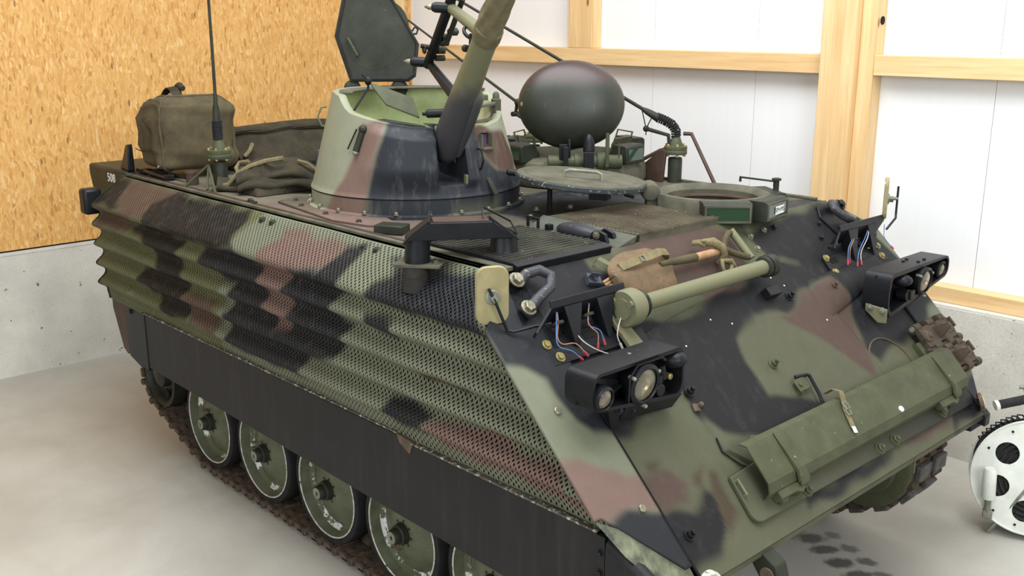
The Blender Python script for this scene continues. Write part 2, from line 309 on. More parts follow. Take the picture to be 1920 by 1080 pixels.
# ================================================================ the tracked carrier
APC = thing('armored_carrier', 'tracked armored carrier in olive, brown and black camouflage with turret', 'armored vehicle')
M['edge'] = rough_paint('bright_worn_edge', (96,92,84), (60,56,50), .6, 14, (190,186,172), chip_amt=.55)
CAMO_SIDE = [('K', [(-3.57, 1.69), (-3.71, 1.76), (-3.64, 1.84), (-3.41, 1.85), (-3.35, 1.77), (-3.22, 1.71)]), ('B', [(-3.42, 1.85), (-2.78, 1.85), (-2.71, 1.82), (-2.9, 1.76), (-2.83, 1.69), (-3.16, 1.69), (-3.35, 1.77)]), ('K', [(-2.77, 1.84), (-1.92, 1.85), (-1.85, 1.79), (-1.85, 1.74), (-1.75, 1.69), (-2.06, 1.66), (-2.34, 1.65), (-2.82, 1.68), (-2.91, 1.76)]), ('B', [(-3.53, 1.69), (-3.02, 1.69), (-3.11, 1.58), (-3.55, 1.55)]), ('K', [(-3.07, 1.63), (-2.76, 1.68), (-2.35, 1.63), (-2.43, 1.53), (-2.37, 1.48), (-2.34, 1.39), (-2.34, 1.28), (-2.33, 1.18), (-2.54, 1.14), (-2.69, 1.18), (-2.79, 1.23), (-3.0, 1.28), (-2.95, 1.38), (-2.64, 1.42), (-2.71, 1.47), (-2.83, 1.55)]), ('K', [(-2.12, 1.64), (-1.75, 1.69), (-1.53, 1.64), (-1.1, 1.62), (-1.15, 1.13), (-1.5, 1.12), (-1.86, 1.14), (-1.86, 1.28), (-1.82, 1.39), (-1.8, 1.49), (-2.12, 1.53)]), ('B', [(-2.35, 1.34), (-2.02, 1.35), (-2.01, 1.27), (-2.0, 1.16), (-2.28, 1.17), (-2.36, 1.27)]), ('K', [(-1.22, 1.67), (-0.79, 1.64), (-0.83, 1.55), (-0.71, 1.49), (-0.75, 1.42), (-0.82, 1.31), (-1.1, 1.24), (-1.16, 1.14), (-1.91, 1.11), (-1.88, 1.32), (-1.36, 1.43), (-1.29, 1.55)]), ('B', [(-1.49, 1.68), (-1.54, 1.71), (-1.43, 1.78), (-1.46, 1.82), (-0.92, 1.82), (-0.9, 1.79), (-0.95, 1.71), (-1.2, 1.68), (-1.22, 1.63), (-1.27, 1.55), (-1.22, 1.49), (-1.25, 1.36), (-1.39, 1.33), (-1.41, 1.4), (-1.47, 1.43), (-1.46, 1.49), (-1.52, 1.52)]), ('K', [(-1.21, 1.68), (-0.95, 1.71), (-0.9, 1.79), (-0.91, 1.82), (-0.78, 1.82), (-0.77, 1.78), (-0.77, 1.72), (-0.78, 1.65), (-0.73, 1.63), (-0.83, 1.62), (-1.03, 1.63)]), ('K', [(-0.55, 1.6), (-0.36, 1.58), (-0.36, 1.5), (-0.54, 1.53)]), ('K', [(-0.56, 1.82), (-0.43, 1.82), (-0.26, 1.82), (-0.03, 1.84), (0.23, 1.69), (0.27, 1.63), (-0.05, 1.65), (-0.25, 1.64), (-0.54, 1.66), (-0.55, 1.72), (-0.47, 1.75)]), ('K', [(-0.41, 1.24), (-0.11, 1.24), (-0.17, 1.16), (-0.2, 1.11), (-0.47, 1.13)]), ('B', [(-0.11, 1.22), (0.08, 1.24), (0.29, 1.26), (0.41, 1.23), (0.64, 1.21), (0.75, 1.13), (0.85, 1.08), (0.75, 1.09), (0.41, 1.1), (-0.04, 1.1), (-0.17, 1.14)]), ('B2', [(-0.22, 1.41), (-0.03, 1.42), (0.13, 1.41), (0.09, 1.38), (-0.16, 1.38)])]
CAMO_FRONT = [('K', [(-1.54, 0.14), (-1.37, 0.06), (-1.15, 0.04), (-0.83, 0.08), (-0.66, 0.22), (-0.73, 0.34), (-0.57, 0.4), (-0.36, 0.41), (-0.2, 0.36), (0.07, 0.35), (0.2, 0.28), (0.64, 0.33), (0.58, 0.43), (0.24, 0.5), (0.01, 0.47), (-0.21, 0.53), (-0.26, 0.61), (-0.24, 0.75), (-0.08, 0.77), (0.03, 0.82), (0.09, 0.85), (-0.29, 0.86), (-0.54, 0.83), (-0.65, 0.78), (-0.72, 0.7), (-0.7, 0.61), (-0.99, 0.65), (-1.13, 0.67), (-1.29, 0.64), (-1.35, 0.58), (-1.37, 0.51), (-1.37, 0.45), (-1.43, 0.41), (-1.52, 0.38), (-1.53, 0.28)]), ('O', [(-0.51, 0.31), (-0.33, 0.33), (-0.33, 0.39), (-0.41, 0.41), (-0.55, 0.38)]), ('O', [(-0.84, 0.03), (-0.54, 0.07), (-0.63, 0.19), (-0.78, 0.17), (-0.78, 0.09)]), ('K', [(0.36, 0.16), (0.95, 0.12), (1.3, 0.11), (1.5, 0.43), (1.62, 0.63), (1.34, 0.7), (1.08, 0.74), (0.91, 0.74), (0.71, 0.77), (0.67, 0.72), (0.71, 0.62), (0.79, 0.53), (0.75, 0.44), (0.58, 0.43), (0.62, 0.32), (0.42, 0.28)]), ('K', [(-1.46, 0.87), (-1.35, 0.86), (-1.26, 0.88), (-1.18, 0.9), (-1.14, 0.9), (-1.05, 0.93), (-0.93, 0.89), (-0.88, 0.92), (-0.93, 1.01), (-1.03, 1.06), (-1.25, 1.07), (-1.32, 1.05), (-1.45, 0.9)]), ('K', [(-0.4, 1.04), (-0.05, 1.04), (0.23, 1.05), (0.31, 1.05), (0.21, 1.09), (-0.44, 1.08)]), ('K', [(1.0, 1.04), (1.44, 0.96), (1.55, 1.04), (1.3, 1.1), (0.89, 1.1)]), ('B', [(-0.56, 0.12), (-0.32, 0.07), (-0.04, 0.04), (0.26, 0.15), (0.26, 0.23), (0.1, 0.33), (-0.01, 0.37), (-0.2, 0.36), (-0.29, 0.32), (-0.39, 0.28), (-0.32, 0.15)]), ('B', [(0.18, 0.52), (0.58, 0.44), (0.76, 0.45), (0.79, 0.53), (0.69, 0.63), (0.67, 0.72), (0.62, 0.78), (0.57, 0.83), (0.46, 0.73), (0.37, 0.64)]), ('B', [(-1.53, 0.68), (-1.44, 0.68), (-1.35, 0.74), (-1.26, 0.78), (-1.03, 0.81), (-0.99, 0.86), (-1.04, 0.9), (-1.14, 0.9), (-1.31, 0.86), (-1.46, 0.87), (-1.52, 0.86), (-1.54, 0.77)]), ('B', [(0.52, 1.04), (0.98, 1.04), (0.9, 1.07), (0.48, 1.08)]), ('B2', [(-1.13, 0.76), (-1.05, 0.78), (-1.09, 0.8), (-1.14, 0.79)]), ('B2', [(-0.94, 0.84), (-0.86, 0.83), (-0.92, 0.88), (-0.96, 0.87)]), ('B2', [(-0.84, 0.86), (-0.8, 0.87), (-0.82, 0.99), (-0.93, 1.04), (-0.92, 0.98)])]

CC = {k: lin(c) for k, c in dict(O=(194,194,158), B=(178,148,138), K=(36,37,42), B2=(120,108,80), P=(150,154,124), D=(84,79,68), R=(104,92,84), E=(108,101,87), G=(92,94,66), H=(86,68,58), L=(27,26,25)).items()}  # includes darker rear tones of olive, brown and black, standing in for light falloff
def sd_poly(P, poly):                                 # signed distance (negative inside)
    poly = np.array(poly); n = len(poly); d = np.full(len(P), 1e9); ins = np.zeros(len(P), bool)
    for i in range(n):
        a, b = poly[i], poly[(i+1) % n]; e = b-a; w = P-a
        t = np.clip((w @ e)/(e @ e+1e-12), 0, 1); q = w-t[:, None]*e; d = np.minimum(d, (q*q).sum(1))
        c = (P[:, 1] >= a[1]) != (P[:, 1] >= b[1])
        with np.errstate(divide='ignore', invalid='ignore'):
            ins ^= c & (P[:, 0] < (b[0]-a[0])*(P[:, 1]-a[1])/(b[1]-a[1]+1e-15)+a[0])
    return np.where(ins, -1, 1)*np.sqrt(d)
def wob(P, s=.02):
    return s*(np.sin(P[:, 0]*23+P[:, 1]*9)+np.sin(P[:, 1]*31-P[:, 0]*13)*.7)
def camo_paint(o, uv, pats, base='O', soft=.018):     # paint scheme as a colour attribute
    me = o.data; n = len(me.vertices); co = np.empty(n*3); me.vertices.foreach_get('co', co); co = co.reshape(-1, 3)
    P = uv(co); c = np.tile(np.array(CC[base]), (n, 1)); P2 = P+wob(P, .008)[:, None]
    for k, poly in pats:
        f = np.clip(.5-sd_poly(P2, poly)/(2*soft), 0, 1); f = (f*f*(3-2*f))[:, None]; c = c*(1-f)+np.array(CC[k])*f
    at = me.color_attributes.new('camo', 'FLOAT_COLOR', 'POINT'); at.data.foreach_set('color', np.c_[c, np.ones(n)].ravel()); return o
# hull shell: open box so the driver's hatch shows a dark interior
YS = 1.245
m = MB()
prof = [(-3.60,1.845), (.09,1.845), (1.085,.85), (1.085,.815), (.95,.83), (.95,.93), (-3.60,.93)]
n = len(prof)
for sy in (-1, 1):
    m.add([(x, sy*YS, z) for x, z in prof], [tuple(range(n))])
for i in range(1, n):                                  # every face but the roof
    a, b = prof[i], prof[(i+1) % n]; m.add([(a[0], -YS, a[1]), (b[0], -YS, b[1]), (b[0], YS, b[1]), (a[0], YS, a[1])], [(0,1,2,3)])
lab(m.build('hull_shell', M['dark'], APC), 'dark steel shell of the hull behind the painted plates')
m = MB(); m.prismY([(-3.55,.92), (.94,.92), (1.03,.805), (.72,.42), (-3.35,.42), (-3.55,.62)], -.84, .84)
m.build('lower_hull', M['dark_olive'], APC, bevel=.006)
# front plate (45 degrees) with nose
def fgrid(y0, y1, d0, d1, h=.006, step=.016):
    return lambda u, v: gp(y0+(y1-y0)*u, d0+(d1-d0)*v, h)
fuv = lambda co: np.c_[co[:, 1], co[:, 0]]
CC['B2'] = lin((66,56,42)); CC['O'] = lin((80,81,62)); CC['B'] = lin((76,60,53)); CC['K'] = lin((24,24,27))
m = MB(); m.grid(fgrid(-1.20, 1.245, 0, 1.425), 150, 88)
camo_paint(m.build('glacis_plate', M['camo'], APC), fuv, CAMO_FRONT)
m = MB(); m.grid(lambda u, v: (1.108-.006*v-.10*max(0, v-.6), -1.20+2.44*u, .847-.048*v), 120, 8)
camo_paint(m.build('nose_plate', M['camo'], APC), lambda co: np.c_[co[:, 1], np.full(len(co), 1.095)], CAMO_FRONT)
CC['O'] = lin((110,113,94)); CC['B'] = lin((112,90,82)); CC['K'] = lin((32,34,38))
# side wings of the front plate, lapping over the perforated screens
for s, y0, y1 in ((-1, -1.515, -1.207), (1, 1.235, 1.515)):
    m = MB(); dmx = 1.07
    def wf(u, v, y0=y0, y1=y1, s=s):
        y = y0+(y1-y0)*u; out = min(1, max(0, (abs(y)-1.245)/.27)); d0 = .02+.215*out; d1 = max(1.05, 1.345-.34*out) if s < 0 else 1.38-.32*out
        return gp(y, d0+(d1-d0)*v, .014 if s < 0 else .012)
    m.grid(wf, 24, 90)
    o = camo_paint(m.build('front_wing', M['camo'], APC), fuv, CAMO_FRONT)
    o.modifiers.new('thickness', 'SOLIDIFY').thickness = .012; o.modifiers['thickness'].offset = 0
m = MB(); m.tube([gp(-1.205, .62, .018), gp(-1.205, 1.40, .018)], .006, 6); lab(m.build('wing_seam', M['dark'], APC), 'dark gap along the edge of the front wing')
# lower folded corner of the right wing
m = MB(); m.add([gp(-1.512,1.05,.012), gp(-1.434,1.107,.015), gp(-1.222,1.335,.015), gp(-1.212,1.385,.0), (1.10,-1.215,.77), (1.07,-1.35,.86), (.945,-1.455,1.0)], [(0,1,6), (1,2,5,6), (2,3,4,5)])
lab(m.build('wing_corner', rough_paint('streaked_corner_paint', (112,116,92), (56,60,58), .5, 16, (160,160,140), streak=.4), APC), 'streaked pale lower corner of the front wing')
# roof plate with a round opening for the driver
HX, HY, HR = -.15, .50, .30
m = MB(); nx, ny = 230, 156; x0, x1 = -3.61, .096
vs = [(x0+(x1-x0)*i/nx, -YS+2*YS*j/ny, 1.853) for j in range(ny+1) for i in range(nx+1)]; fs = []
for j in range(ny):
    for i in range(nx):
        cx, cy = x0+(x1-x0)*(i+.5)/nx, -YS+2*YS*(j+.5)/ny
        if (cx-HX)**2+(cy-HY)**2 > (HR-.055)**2: fs.append((j*(nx+1)+i, j*(nx+1)+i+1, (j+1)*(nx+1)+i+1, (j+1)*(nx+1)+i))
m.add(vs, fs)
ROOF = [('E', [(-3.7,-1.3), (-1.95,-1.3), (-2.1,-.3), (-2.1,1.3), (-3.7,1.3)]), ('K', [(-1.15,-.30), (-.5,-.4), (-.45,.2), (-.55,.75), (-.95,.85), (-1.25,.3)]), ('R', [(-2.05,-1.3), (-.72,-1.3), (-.75,-1.0), (-1.0,-.6), (-1.6,-.5), (-2.0,-1.0)]), ('K', [(-.55,-1.3), (.1,-1.3), (.1,-.55), (-.4,-.6), (-.5,-1.0)]), ('K', [(-1.0,-.35), (-.5,-.4), (-.45,.1), (-.95,.2)]),
        ('R', [(-.35,-.1), (.1,-.1), (.1,.25), (-.3,.25)]), ('K', [(-.1,.9), (.1,.75), (.1,1.25), (-.02,1.25)])]
camo_paint(m.build('roof_plate', M['camo_turret'], APC), lambda co: co[:, :2], ROOF, 'D', .03)
for a, b, mat in ((-YS, -YS+.03, 'dusty'), (YS-.03, YS, 'dusty')):
    MB().bx(-3.60, .05, a, b, 1.853, 1.868).build('roof_edge_rail', M[mat], APC, bevel=.003)
MB().bx(-3.60, -.55, -1.185, -1.165, 1.853, 1.861).build('roof_weld_strip', M['brown'], APC, bevel=.003)
# rear plate and boxes
MB().bx(-3.66, -3.60, -1.25, 1.25, .90, 1.85).build('rear_plate', M['dark_olive'], APC, bevel=.005)
for s in (-1, 1):
    m = MB(); b = [(-3.67, s*1.17), (-4.22, s*1.17), (-4.22, s*.62), (-3.67, s*.62)]; t_ = [(-3.67, s*1.22), (-4.30, s*1.22), (-4.30, s*.58), (-3.67, s*.58)]
    m.loft([[(x, y, 1.20) for x, y in b], [(x, y, 1.80) for x, y in t_], [(x, y, 1.868) for x, y in t_]])
    rb = m.build('rear_stowage_box', M['dark_olive'], APC, bevel=.02)
    if s < 0:
        num = bpy.data.curves.new('stencil', 'FONT'); num.body = '508'; num.size = .085; num.extrude = .001; num.space_character = 1.05
        no = bpy.data.objects.new('stencil', num); COL.objects.link(no); no.rotation_euler = (PI/2, 0, 0); no.location = (-3.97, -1.226, 1.775)
        dg = bpy.context.evaluated_depsgraph_get(); me = bpy.data.meshes.new_from_object(no.evaluated_get(dg)); bpy.data.objects.remove(no)
        me.materials.clear(); me.materials.append(M['plate']); o = bpy.data.objects.new('stencil_number', me); COL.objects.link(o); o.parent = rb
        o.rotation_euler = (PI/2, 0, 0); o.location = (-3.97, -1.221, 1.775); lab(o, 'white stencilled number 508')
m = MB(); m.box((-3.68, -1.46, 1.70), (.10, .12, .17), 0, 0, 0); m.build('rear_marker_housing', M['black'], APC, bevel=.02)
# brown rear fender and bracket below the screen
m = MB(); m.prismY([(-3.60,1.12), (-3.30,1.09), (-3.34,.74), (-3.42,.69), (-3.48,.72), (-3.60,.98)], -1.42, -1.40); m.build('rear_fender', M['brown'], APC, bevel=.01)
m = MB(); m.prismY([(-3.33,1.07), (-3.05,1.06), (-3.05,.68), (-3.20,.66), (-3.36,.70), (-3.38,.88)], -1.428, -1.421); m.hexbolt((-3.28,-1.428,1.02), (0,-1,0)); m.build('fender_bracket', M['black'], APC, bevel=.004)
# ---------------------------------------------------------------- perforated corrugated side screens (real holes)
prof = [(-1.262, 1.850), (-1.30, 1.830), (-1.36, 1.790), (-1.42, 1.748), (-1.468, 1.712), (-1.490, 1.690), (-1.492, 1.672), (-1.468, 1.656), (-1.442, 1.640)]
zc = 1.640
for k in range(4):
    zb = zc-.130
    for t in np.linspace(0, 1, 15)[1:]:
        dep = -1.442-.0285*(1-math.cos(2*PI*t**1.35))
        prof.append((dep, zc-.130*t))
    zc = zb
prof += [(-1.442, 1.10), (-1.435, 1.075), (-1.434, 1.048)]
prof = np.array(prof); seg = np.r_[0, np.cumsum(np.hypot(*np.diff(prof, axis=0).T))]; LT = seg[-1]
def pyz(t): return np.interp(t, seg, prof[:, 0]), np.interp(t, seg, prof[:, 1])
def screen(sgn, px=.0290, hw=.0049, hh=.0086):        # slots in a staggered diamond lattice
    nr = int(round(LT/.0152)); q = LT/nr; X0 = -3.60; idx = {}; V = []; F = []
    def vid(k, j):
        if (k, j) not in idx: idx[(k, j)] = len(V); V.append((X0+k*px/2, min(max(j, 0), nr)*q))
        return idx[(k, j)]
    oct_ = [(hw, 0), (hw*.8, hh*.6), (0, hh), (-hw*.8, hh*.6), (-hw, 0), (-hw*.8, -hh*.6), (0, -hh), (hw*.8, -hh*.6)]
    nk = int((1.0-X0)/(px/2))
    for j in range(0, nr+1):
        for k in range(1+(j % 2), nk, 2):
            cx = X0+k*px/2; ct = j*q; _, zz = pyz(ct)
            if cx-px/2 > 1.949-zz+.03: continue
            c = [vid(k+1, j), vid(k, j+1), vid(k-1, j), vid(k, j-1)]
            if j == 0 or j == nr: F.append((c[0], c[1], c[2]) if j == 0 else (c[0], c[2], c[3])); continue
            n0 = len(V); V.extend((cx+a, ct+b) for a, b in oct_); h = [n0+i for i in range(8)]
            F += [(c[0], c[1], h[2], h[1], h[0]), (c[1], c[2], h[4], h[3], h[2]), (c[2], c[3], h[6], h[5], h[4]), (c[3], c[0], h[0], h[7], h[6])]
    V = np.array(V); yy, zz = pyz(V[:, 1]); xe = 1.949-zz-.012; xx = np.minimum(V[:, 0], xe); zz = zz.copy()
    dent = .020*np.exp(-((xx+.02)/.20)**2-((zz-1.71)/.05)**2)+.012*np.exp(-((xx+.55)/.12)**2-((zz-1.72)/.04)**2)
    yy = yy+dent+.004*np.sin(xx*3.1)+.003*np.sin(xx*7.7+zz*9)
    zz = zz-.010*np.exp(-((xx+1.6)/.5)**2)*(zz < 1.3)
    o = MB(); o.v = [(float(a), float(-sgn*b) if sgn > 0 else float(b), float(c)) for a, b, c in zip(xx, yy, zz)]; o.f = F
    return o
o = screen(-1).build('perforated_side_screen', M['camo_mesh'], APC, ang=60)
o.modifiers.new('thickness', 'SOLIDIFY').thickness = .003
camo_paint(o, lambda co: np.c_[co[:, 0], co[:, 2]], [('G', [(-3.7,1.0), (-2.05,1.0), (-1.75,1.9), (-3.7,1.9)])]+[({'B': 'H', 'K': 'L'}.get(k, k) if max(q[0] for q in p) < -1.3 else k, p) for k, p in CAMO_SIDE], 'O', .022)  # screen darker towards the rear: light falloff put into the paint colours
m = MB(); m.grid(lambda u, v: (lambda yz: (min(-3.6+5.0*u, 1.949-yz[1]-.02), -yz[0], yz[1]))(pyz(LT*v)), 60, 60)
camo_paint(m.build('perforated_side_screen', M['camo_mesh'], APC, ang=60), lambda co: np.c_[co[:, 0], co[:, 2]], CAMO_SIDE, 'K', .022)
m = MB(); m.bx(-3.40, .75, -1.425, -1.25, 1.070, 1.076); lab(m.build('screen_shelf', M['rust_dark'], APC), 'rusty shelf under the perforated screen')
for s in (-1, 1):
    m = MB()
    P_ = [(s*-y_, z_) for y_, z_ in prof]+[(s*1.25, 1.075), (s*1.25, 1.85)]
    m.loft([[(-3.604, y_, z_) for y_, z_ in P_], [(-3.600, y_, z_) for y_, z_ in P_]]); m.build('screen_end_cap', M['dark_olive'], APC)
# pairs of rivets along the top of the screen
bm0 = MB(); bm0.lathe([(.021, 0), (.021, .003), (.013, .006), (.013, .011), (.009, .014)], 12); B0 = None
def place_bolt(proto, p, nrm, name=None, s=1, spin=0):
    q = Vector(nrm).to_track_quat('Z', 'Y').to_matrix().to_4x4(); c = dup(proto, APC, Matrix.Translation(p) @ q @ Matrix.Rotation(spin, 4, 'Z') @ Matrix.Scale(s, 4))
    if name: c.name = name
    return c
nS = Vector((0, -.57, .82)).normalized()
rivet = bm0.build('screen_rivet', M['dark_olive'], APC); rq = nS.to_track_quat('Z', 'Y').to_matrix().to_4x4()
rivet.matrix_local = Matrix.Translation((-2.62, -1.305, 1.829)) @ rq
for x in (-2.53, -1.72, -1.62, -.80, -.70, .02): place_bolt(rivet, (x, -1.310, 1.826), nS)
# skirt
m = MB()
sk = [(-3.04,1.055), (-3.04,.700), (.80,.632), (.80,1.035), (-.36,1.035), (-.37,1.05)]
m.prismY(sk, -1.445, -1.430); o = m.build('track_skirt', M['skirt'], APC, bevel=.003)
m = MB(); m.bx(-3.04, -.40, -1.450, -1.425, 1.056, 1.064); sa_ = m.build('skirt_top_angle', M['edge'], APC, bevel=.002); m = MB(); m.bx(-.30, .80, -1.452, -1.425, 1.036, 1.045); m.build('skirt_top_angle', M['edge'], APC, bevel=.002)
m = MB(); m.add([(-.40,-1.452,1.06), (-.28,-1.452,1.05), (-.31,-1.448,.985), (-.38,-1.45,1.02), (-.40,-1.436,1.06), (-.28,-1.436,1.05), (-.31,-1.432,.985), (-.38,-1.434,1.02)], [(0,1,2,3),(7,6,5,4),(0,4,5,1),(1,5,6,2),(2,6,7,3),(3,7,4,0)])
lab(m.build('bent_bracket', M['rust'], APC), 'bent rusty bracket between the two skirt angles')
m = MB(); m.bx(.80, .84, -1.448, -1.425, .60, 1.03); o = m.build('skirt_end_strip', M['skirt'], APC, bevel=.003)
for z in (.96, .88, .80, .72): MB().hexbolt((.82, -1.448, z), (0, -1, 0), .012, .010).build('strip_bolt', M['black'], o)
m = MB(); m.bx(-3.07, -3.03, -1.450, -1.425, .68, 1.06); m.build('skirt_end_strip', M['black'], APC, bevel=.003)
# rounded front mudguard below the wing
m = MB(); rings = []
for x_, zt in ((.845,1.026), (.90,1.006), (.95,.985), (1.0,.962), (1.05,.936), (1.10,.90), (1.15,.85), (1.18,.80), (1.195,.74), (1.20,.60)):
    rings.append([(x_, -1.448, .58), (x_, -1.448, min(zt-.04, zt)), (x_, -1.444, zt-.018), (x_, -1.432, zt-.005), (x_, -1.415, zt), (x_, -1.395, zt-.006), (x_, -1.375, zt-.03), (x_, -1.36, zt-.08), (x_, -1.36, .58)])
m.loft(rings, True, True); m.build('front_mudguard', M['skirt'], APC, ang=60)
m = MB(); m.bx(1.0, 1.06, 1.22, 1.36, .74, .86); m.build('rubber_mudflap', M['rubber'], APC, bevel=.004)

# ---------------------------------------------------------------- running gear
WY = 1.20
tire = MB().lathe([(.262,-.06), (.300,-.06), (.305,-.05), (.305,.035), (.300,.045), (.270,.047), (.262,.040)], 64, (0,0,0), (0,-1,0), cap=False)
wheel = tire.build('road_wheel', M['rubber'], APC)
disc = MB().lathe([(.05,.034), (.085,.030), (.12,.018), (.185,-.012), (.222,-.030), (.240,-.032), (.250,-.010), (.262,.042), (.262,-.05), (.05,-.05)], 64, (0,0,0), (0,-1,0), cap=False).build('wheel_disc', M['wheel'], wheel)
chip = MB().lathe([(.2235,-.0285), (.240,-.0305), (.2505,-.008), (.254,.006)], 64, (0,0,0), (0,-1,0), cap=False)
cm = NT('chipped_white_ring'); cv = cm.coord(); gr = lin((96,100,78))
cm.link(cm.mix(cm.ramp(cm.noise(cv, 6, 5, .75), [(.53, 0.), (.56, 1.)]), gr, lin((224,224,220))), 'Base Color'); M['chip'] = cm.m
lab(chip.build('white_ring_paint', M['chip'], wheel), 'chipped white ring painted inside the rim')
lab(MB().ring((0,-.046,0), .2655, .0045, (0,1,0), 64, 6).build('rim_line', M['white_paint'], wheel), 'thin white line round the rim')
hub = MB(); hub.lathe([(.078,.0), (.078,.022), (.058,.030), (.052,.064), (.043,.070), (.040,.096), (.034,.104), (.02,.100)], 28, (0,0,0), (0,-1,0))
for k in range(8): hub.hexbolt((.066*math.cos(k*PI/4), -.024, .066*math.sin(k*PI/4)), (0,-1,0), .008, .010, False)
hub.build('wheel_hub', M['dark_olive'], wheel)
lab(MB().lathe([(.032,.102), (.032,.107), (.012,.108), (.010,.102)], 20, (0,0,0), (0,-1,0)).build('hub_cap', M['silver'], wheel), 'pale worn hub cap')
grease = MB(); grease.hexbolt((.03,-.052,-.075), (.3,-.9,-.3), .010, .022); grease.hexbolt((.06,-.05,-.05), (.3,-.9,-.1), .008, .018); lab(grease.build('grease_fitting', M['rust'], wheel), 'rusty grease fitting below the hub')
wheel.location = (0, -WY, .38)
kids = list(wheel.children)
def copy_wheel(loc, flip=False):
    c = wheel.copy(); COL.objects.link(c); c.parent = APC; c.location = loc
    if flip: c.rotation_euler = (0, 0, PI)
    for k in kids: d = dup(k, c)
    return c
for i in range(1, 5): copy_wheel((-.667*i, -WY, .38)).rotation_euler = (0, .9*i, 0)
for i in range(5): copy_wheel((-.667*i, WY, .38), True)
# idlers, sprockets
for s in (-1, 1):
    m = MB(); m.lathe([(.215,-.05), (.235,-.05), (.235,.04), (.215,.045), (.200,.03), (.19,-.01), (.10,-.01), (.09,.04), (.03,.06)], 40, (-3.38, s*1.20, .52), (0,s,0)); idl = m.build('idler_wheel', M['dark_olive'], APC)
    for k in range(5): MB().lathe([(.035,-.006), (.035,.004)], 14, (-3.38+.145*math.cos(k*1.2566), s*1.212, .52+.145*math.sin(k*1.2566)), (0,s,0)).build('lightening_hole', M['dark'], idl)
    m = MB(); teeth = []
    for k in range(40):
        a = 2*PI*k/40; r = .245 if k % 4 in (0, 1) else .205; teeth.append((.64+r*math.cos(a), .56+r*math.sin(a)))
    m.prismY(teeth, s*1.02, s*1.05); m.prismY(teeth, s*1.20, s*1.23); m.lathe([(.16,0), (.16,.30)], 24, (.64, s*.94, .56), (0,s,0)); m.build('drive_sprocket', M['rust_dark'], APC)
    m = MB(); m.lathe([(.275,0), (.275,.05), (.262,.058), (.20,.055), (.19,.075), (.05,.08)], 48, (.64, s*.93, .56), (0,-s,0)); m.build('final_drive_cover', M['olive'], APC)
    m = MB(); m.lathe([(.16,0), (.15,.10)], 24, (.64, s*.84, .56), (0,s,0)); m.build('final_drive', M['dark_olive'], APC)
# track shoe: two webs, pin barrels, rubber pad, centre guide
def shoe_mesh():
    m = MB(); L = .1524
    m.box((0, .10, -.012), (.118, .135, .030)); m.box((0, -.10, -.012), (.118, .135, .030)); m.box((0, 0, -.010), (.10, .07, .022))
    for x, ys in ((-L/2+.008, ((-.185,-.125), (-.05,.02), (.085,.14))), (L/2-.008, ((-.12,-.055), (.025,.08), (.145,.185)))):
        for a, b in ys: m.lathe([(.024, a), (.024, b)], 10, (x, 0, -.012), (0,1,0))
    m.lathe([(.011,-.192), (.011,.192)], 8, (L/2-.008, 0, -.012), (0,1,0))
    for y in (-.135, .135): m.box((0, y, .006), (.05, .05, .010))
    m.hexa([(-.035,-.02,0), (.035,-.02,0), (.035,.02,0), (-.035,.02,0), (-.012,-.012,.085), (.012,-.012,.085), (.012,.012,.085), (-.012,.012,.085)])
    m.box((-.02, -.178, .004), (.06, .016, .026)); m.box((-.02, .178, .004), (.06, .016, .026))
    return m
sh = shoe_mesh().build('track_shoe', M['rust'], APC, ang=40)
pad = MB().box((0, .09, -.042), (.085, .13, .030)).box((0, -.09, -.042), (.085, .13, .030)).build('rubber_pad', M['rubber'], sh, bevel=.006)
pad_worn = pad.data.copy(); pad_worn.materials.clear(); pad_worn.materials.append(rough_paint('worn_grey_track_pad', (92,89,86), (58,55,52), .8, 14, None))
sh_dark = sh.data.copy(); sh_dark.materials.clear(); sh_dark.materials.append(M['rust_dark'])
# closed track line: ground run, idler, top run, sprocket
pts = []
R1, R2_ = .245, .262; zg = .058
def arc(cx, cz, r, a0, a1, n): return [(cx+r*math.cos(a), cz+r*math.sin(a)) for a in np.linspace(a0, a1, n)]
pts += [(.10, zg), (-2.77, zg)]
pts += arc(-3.38, .52, R1, math.radians(-118), math.radians(-270), 24)
pts += [(-2.668, .745), (-1.334, .725), (0, .745)]
pts += arc(.64, .56, R2_, math.radians(95), math.radians(-62), 24)
pts.append(pts[0]); pts = np.array(pts); sl = np.r_[0, np.cumsum(np.hypot(*np.diff(pts, axis=0).T))]
N = int(round(sl[-1]/.1524)); pitch_ = sl[-1]/N
first = True
for s in (-1, 1):
    for k in range(N):
        a, b = k*pitch_, (k+1)*pitch_
        p = np.array([np.interp([a, b], sl, pts[:, 0]), np.interp([a, b], sl, pts[:, 1])])
        c = p.mean(1); d = p[:, 1]-p[:, 0]; ang = math.atan2(d[1], d[0])
        # track line runs rearward on the ground: local x along travel, local z towards the wheels
        X = Vector((math.cos(ang), 0, math.sin(ang))); Z = Vector((math.sin(ang), 0, -math.cos(ang))); Y = Z.cross(X)
        T = Fr((c[0], s*1.0795, c[1]), X, Y, Z)
        if first: o = sh; first = False; o.matrix_local = T
        else:
            o = dup(sh, APC, T); q_ = dup(pad, o)
            if s > 0: q_.data = pad_worn
        if s > 0: o.data = sh_dark

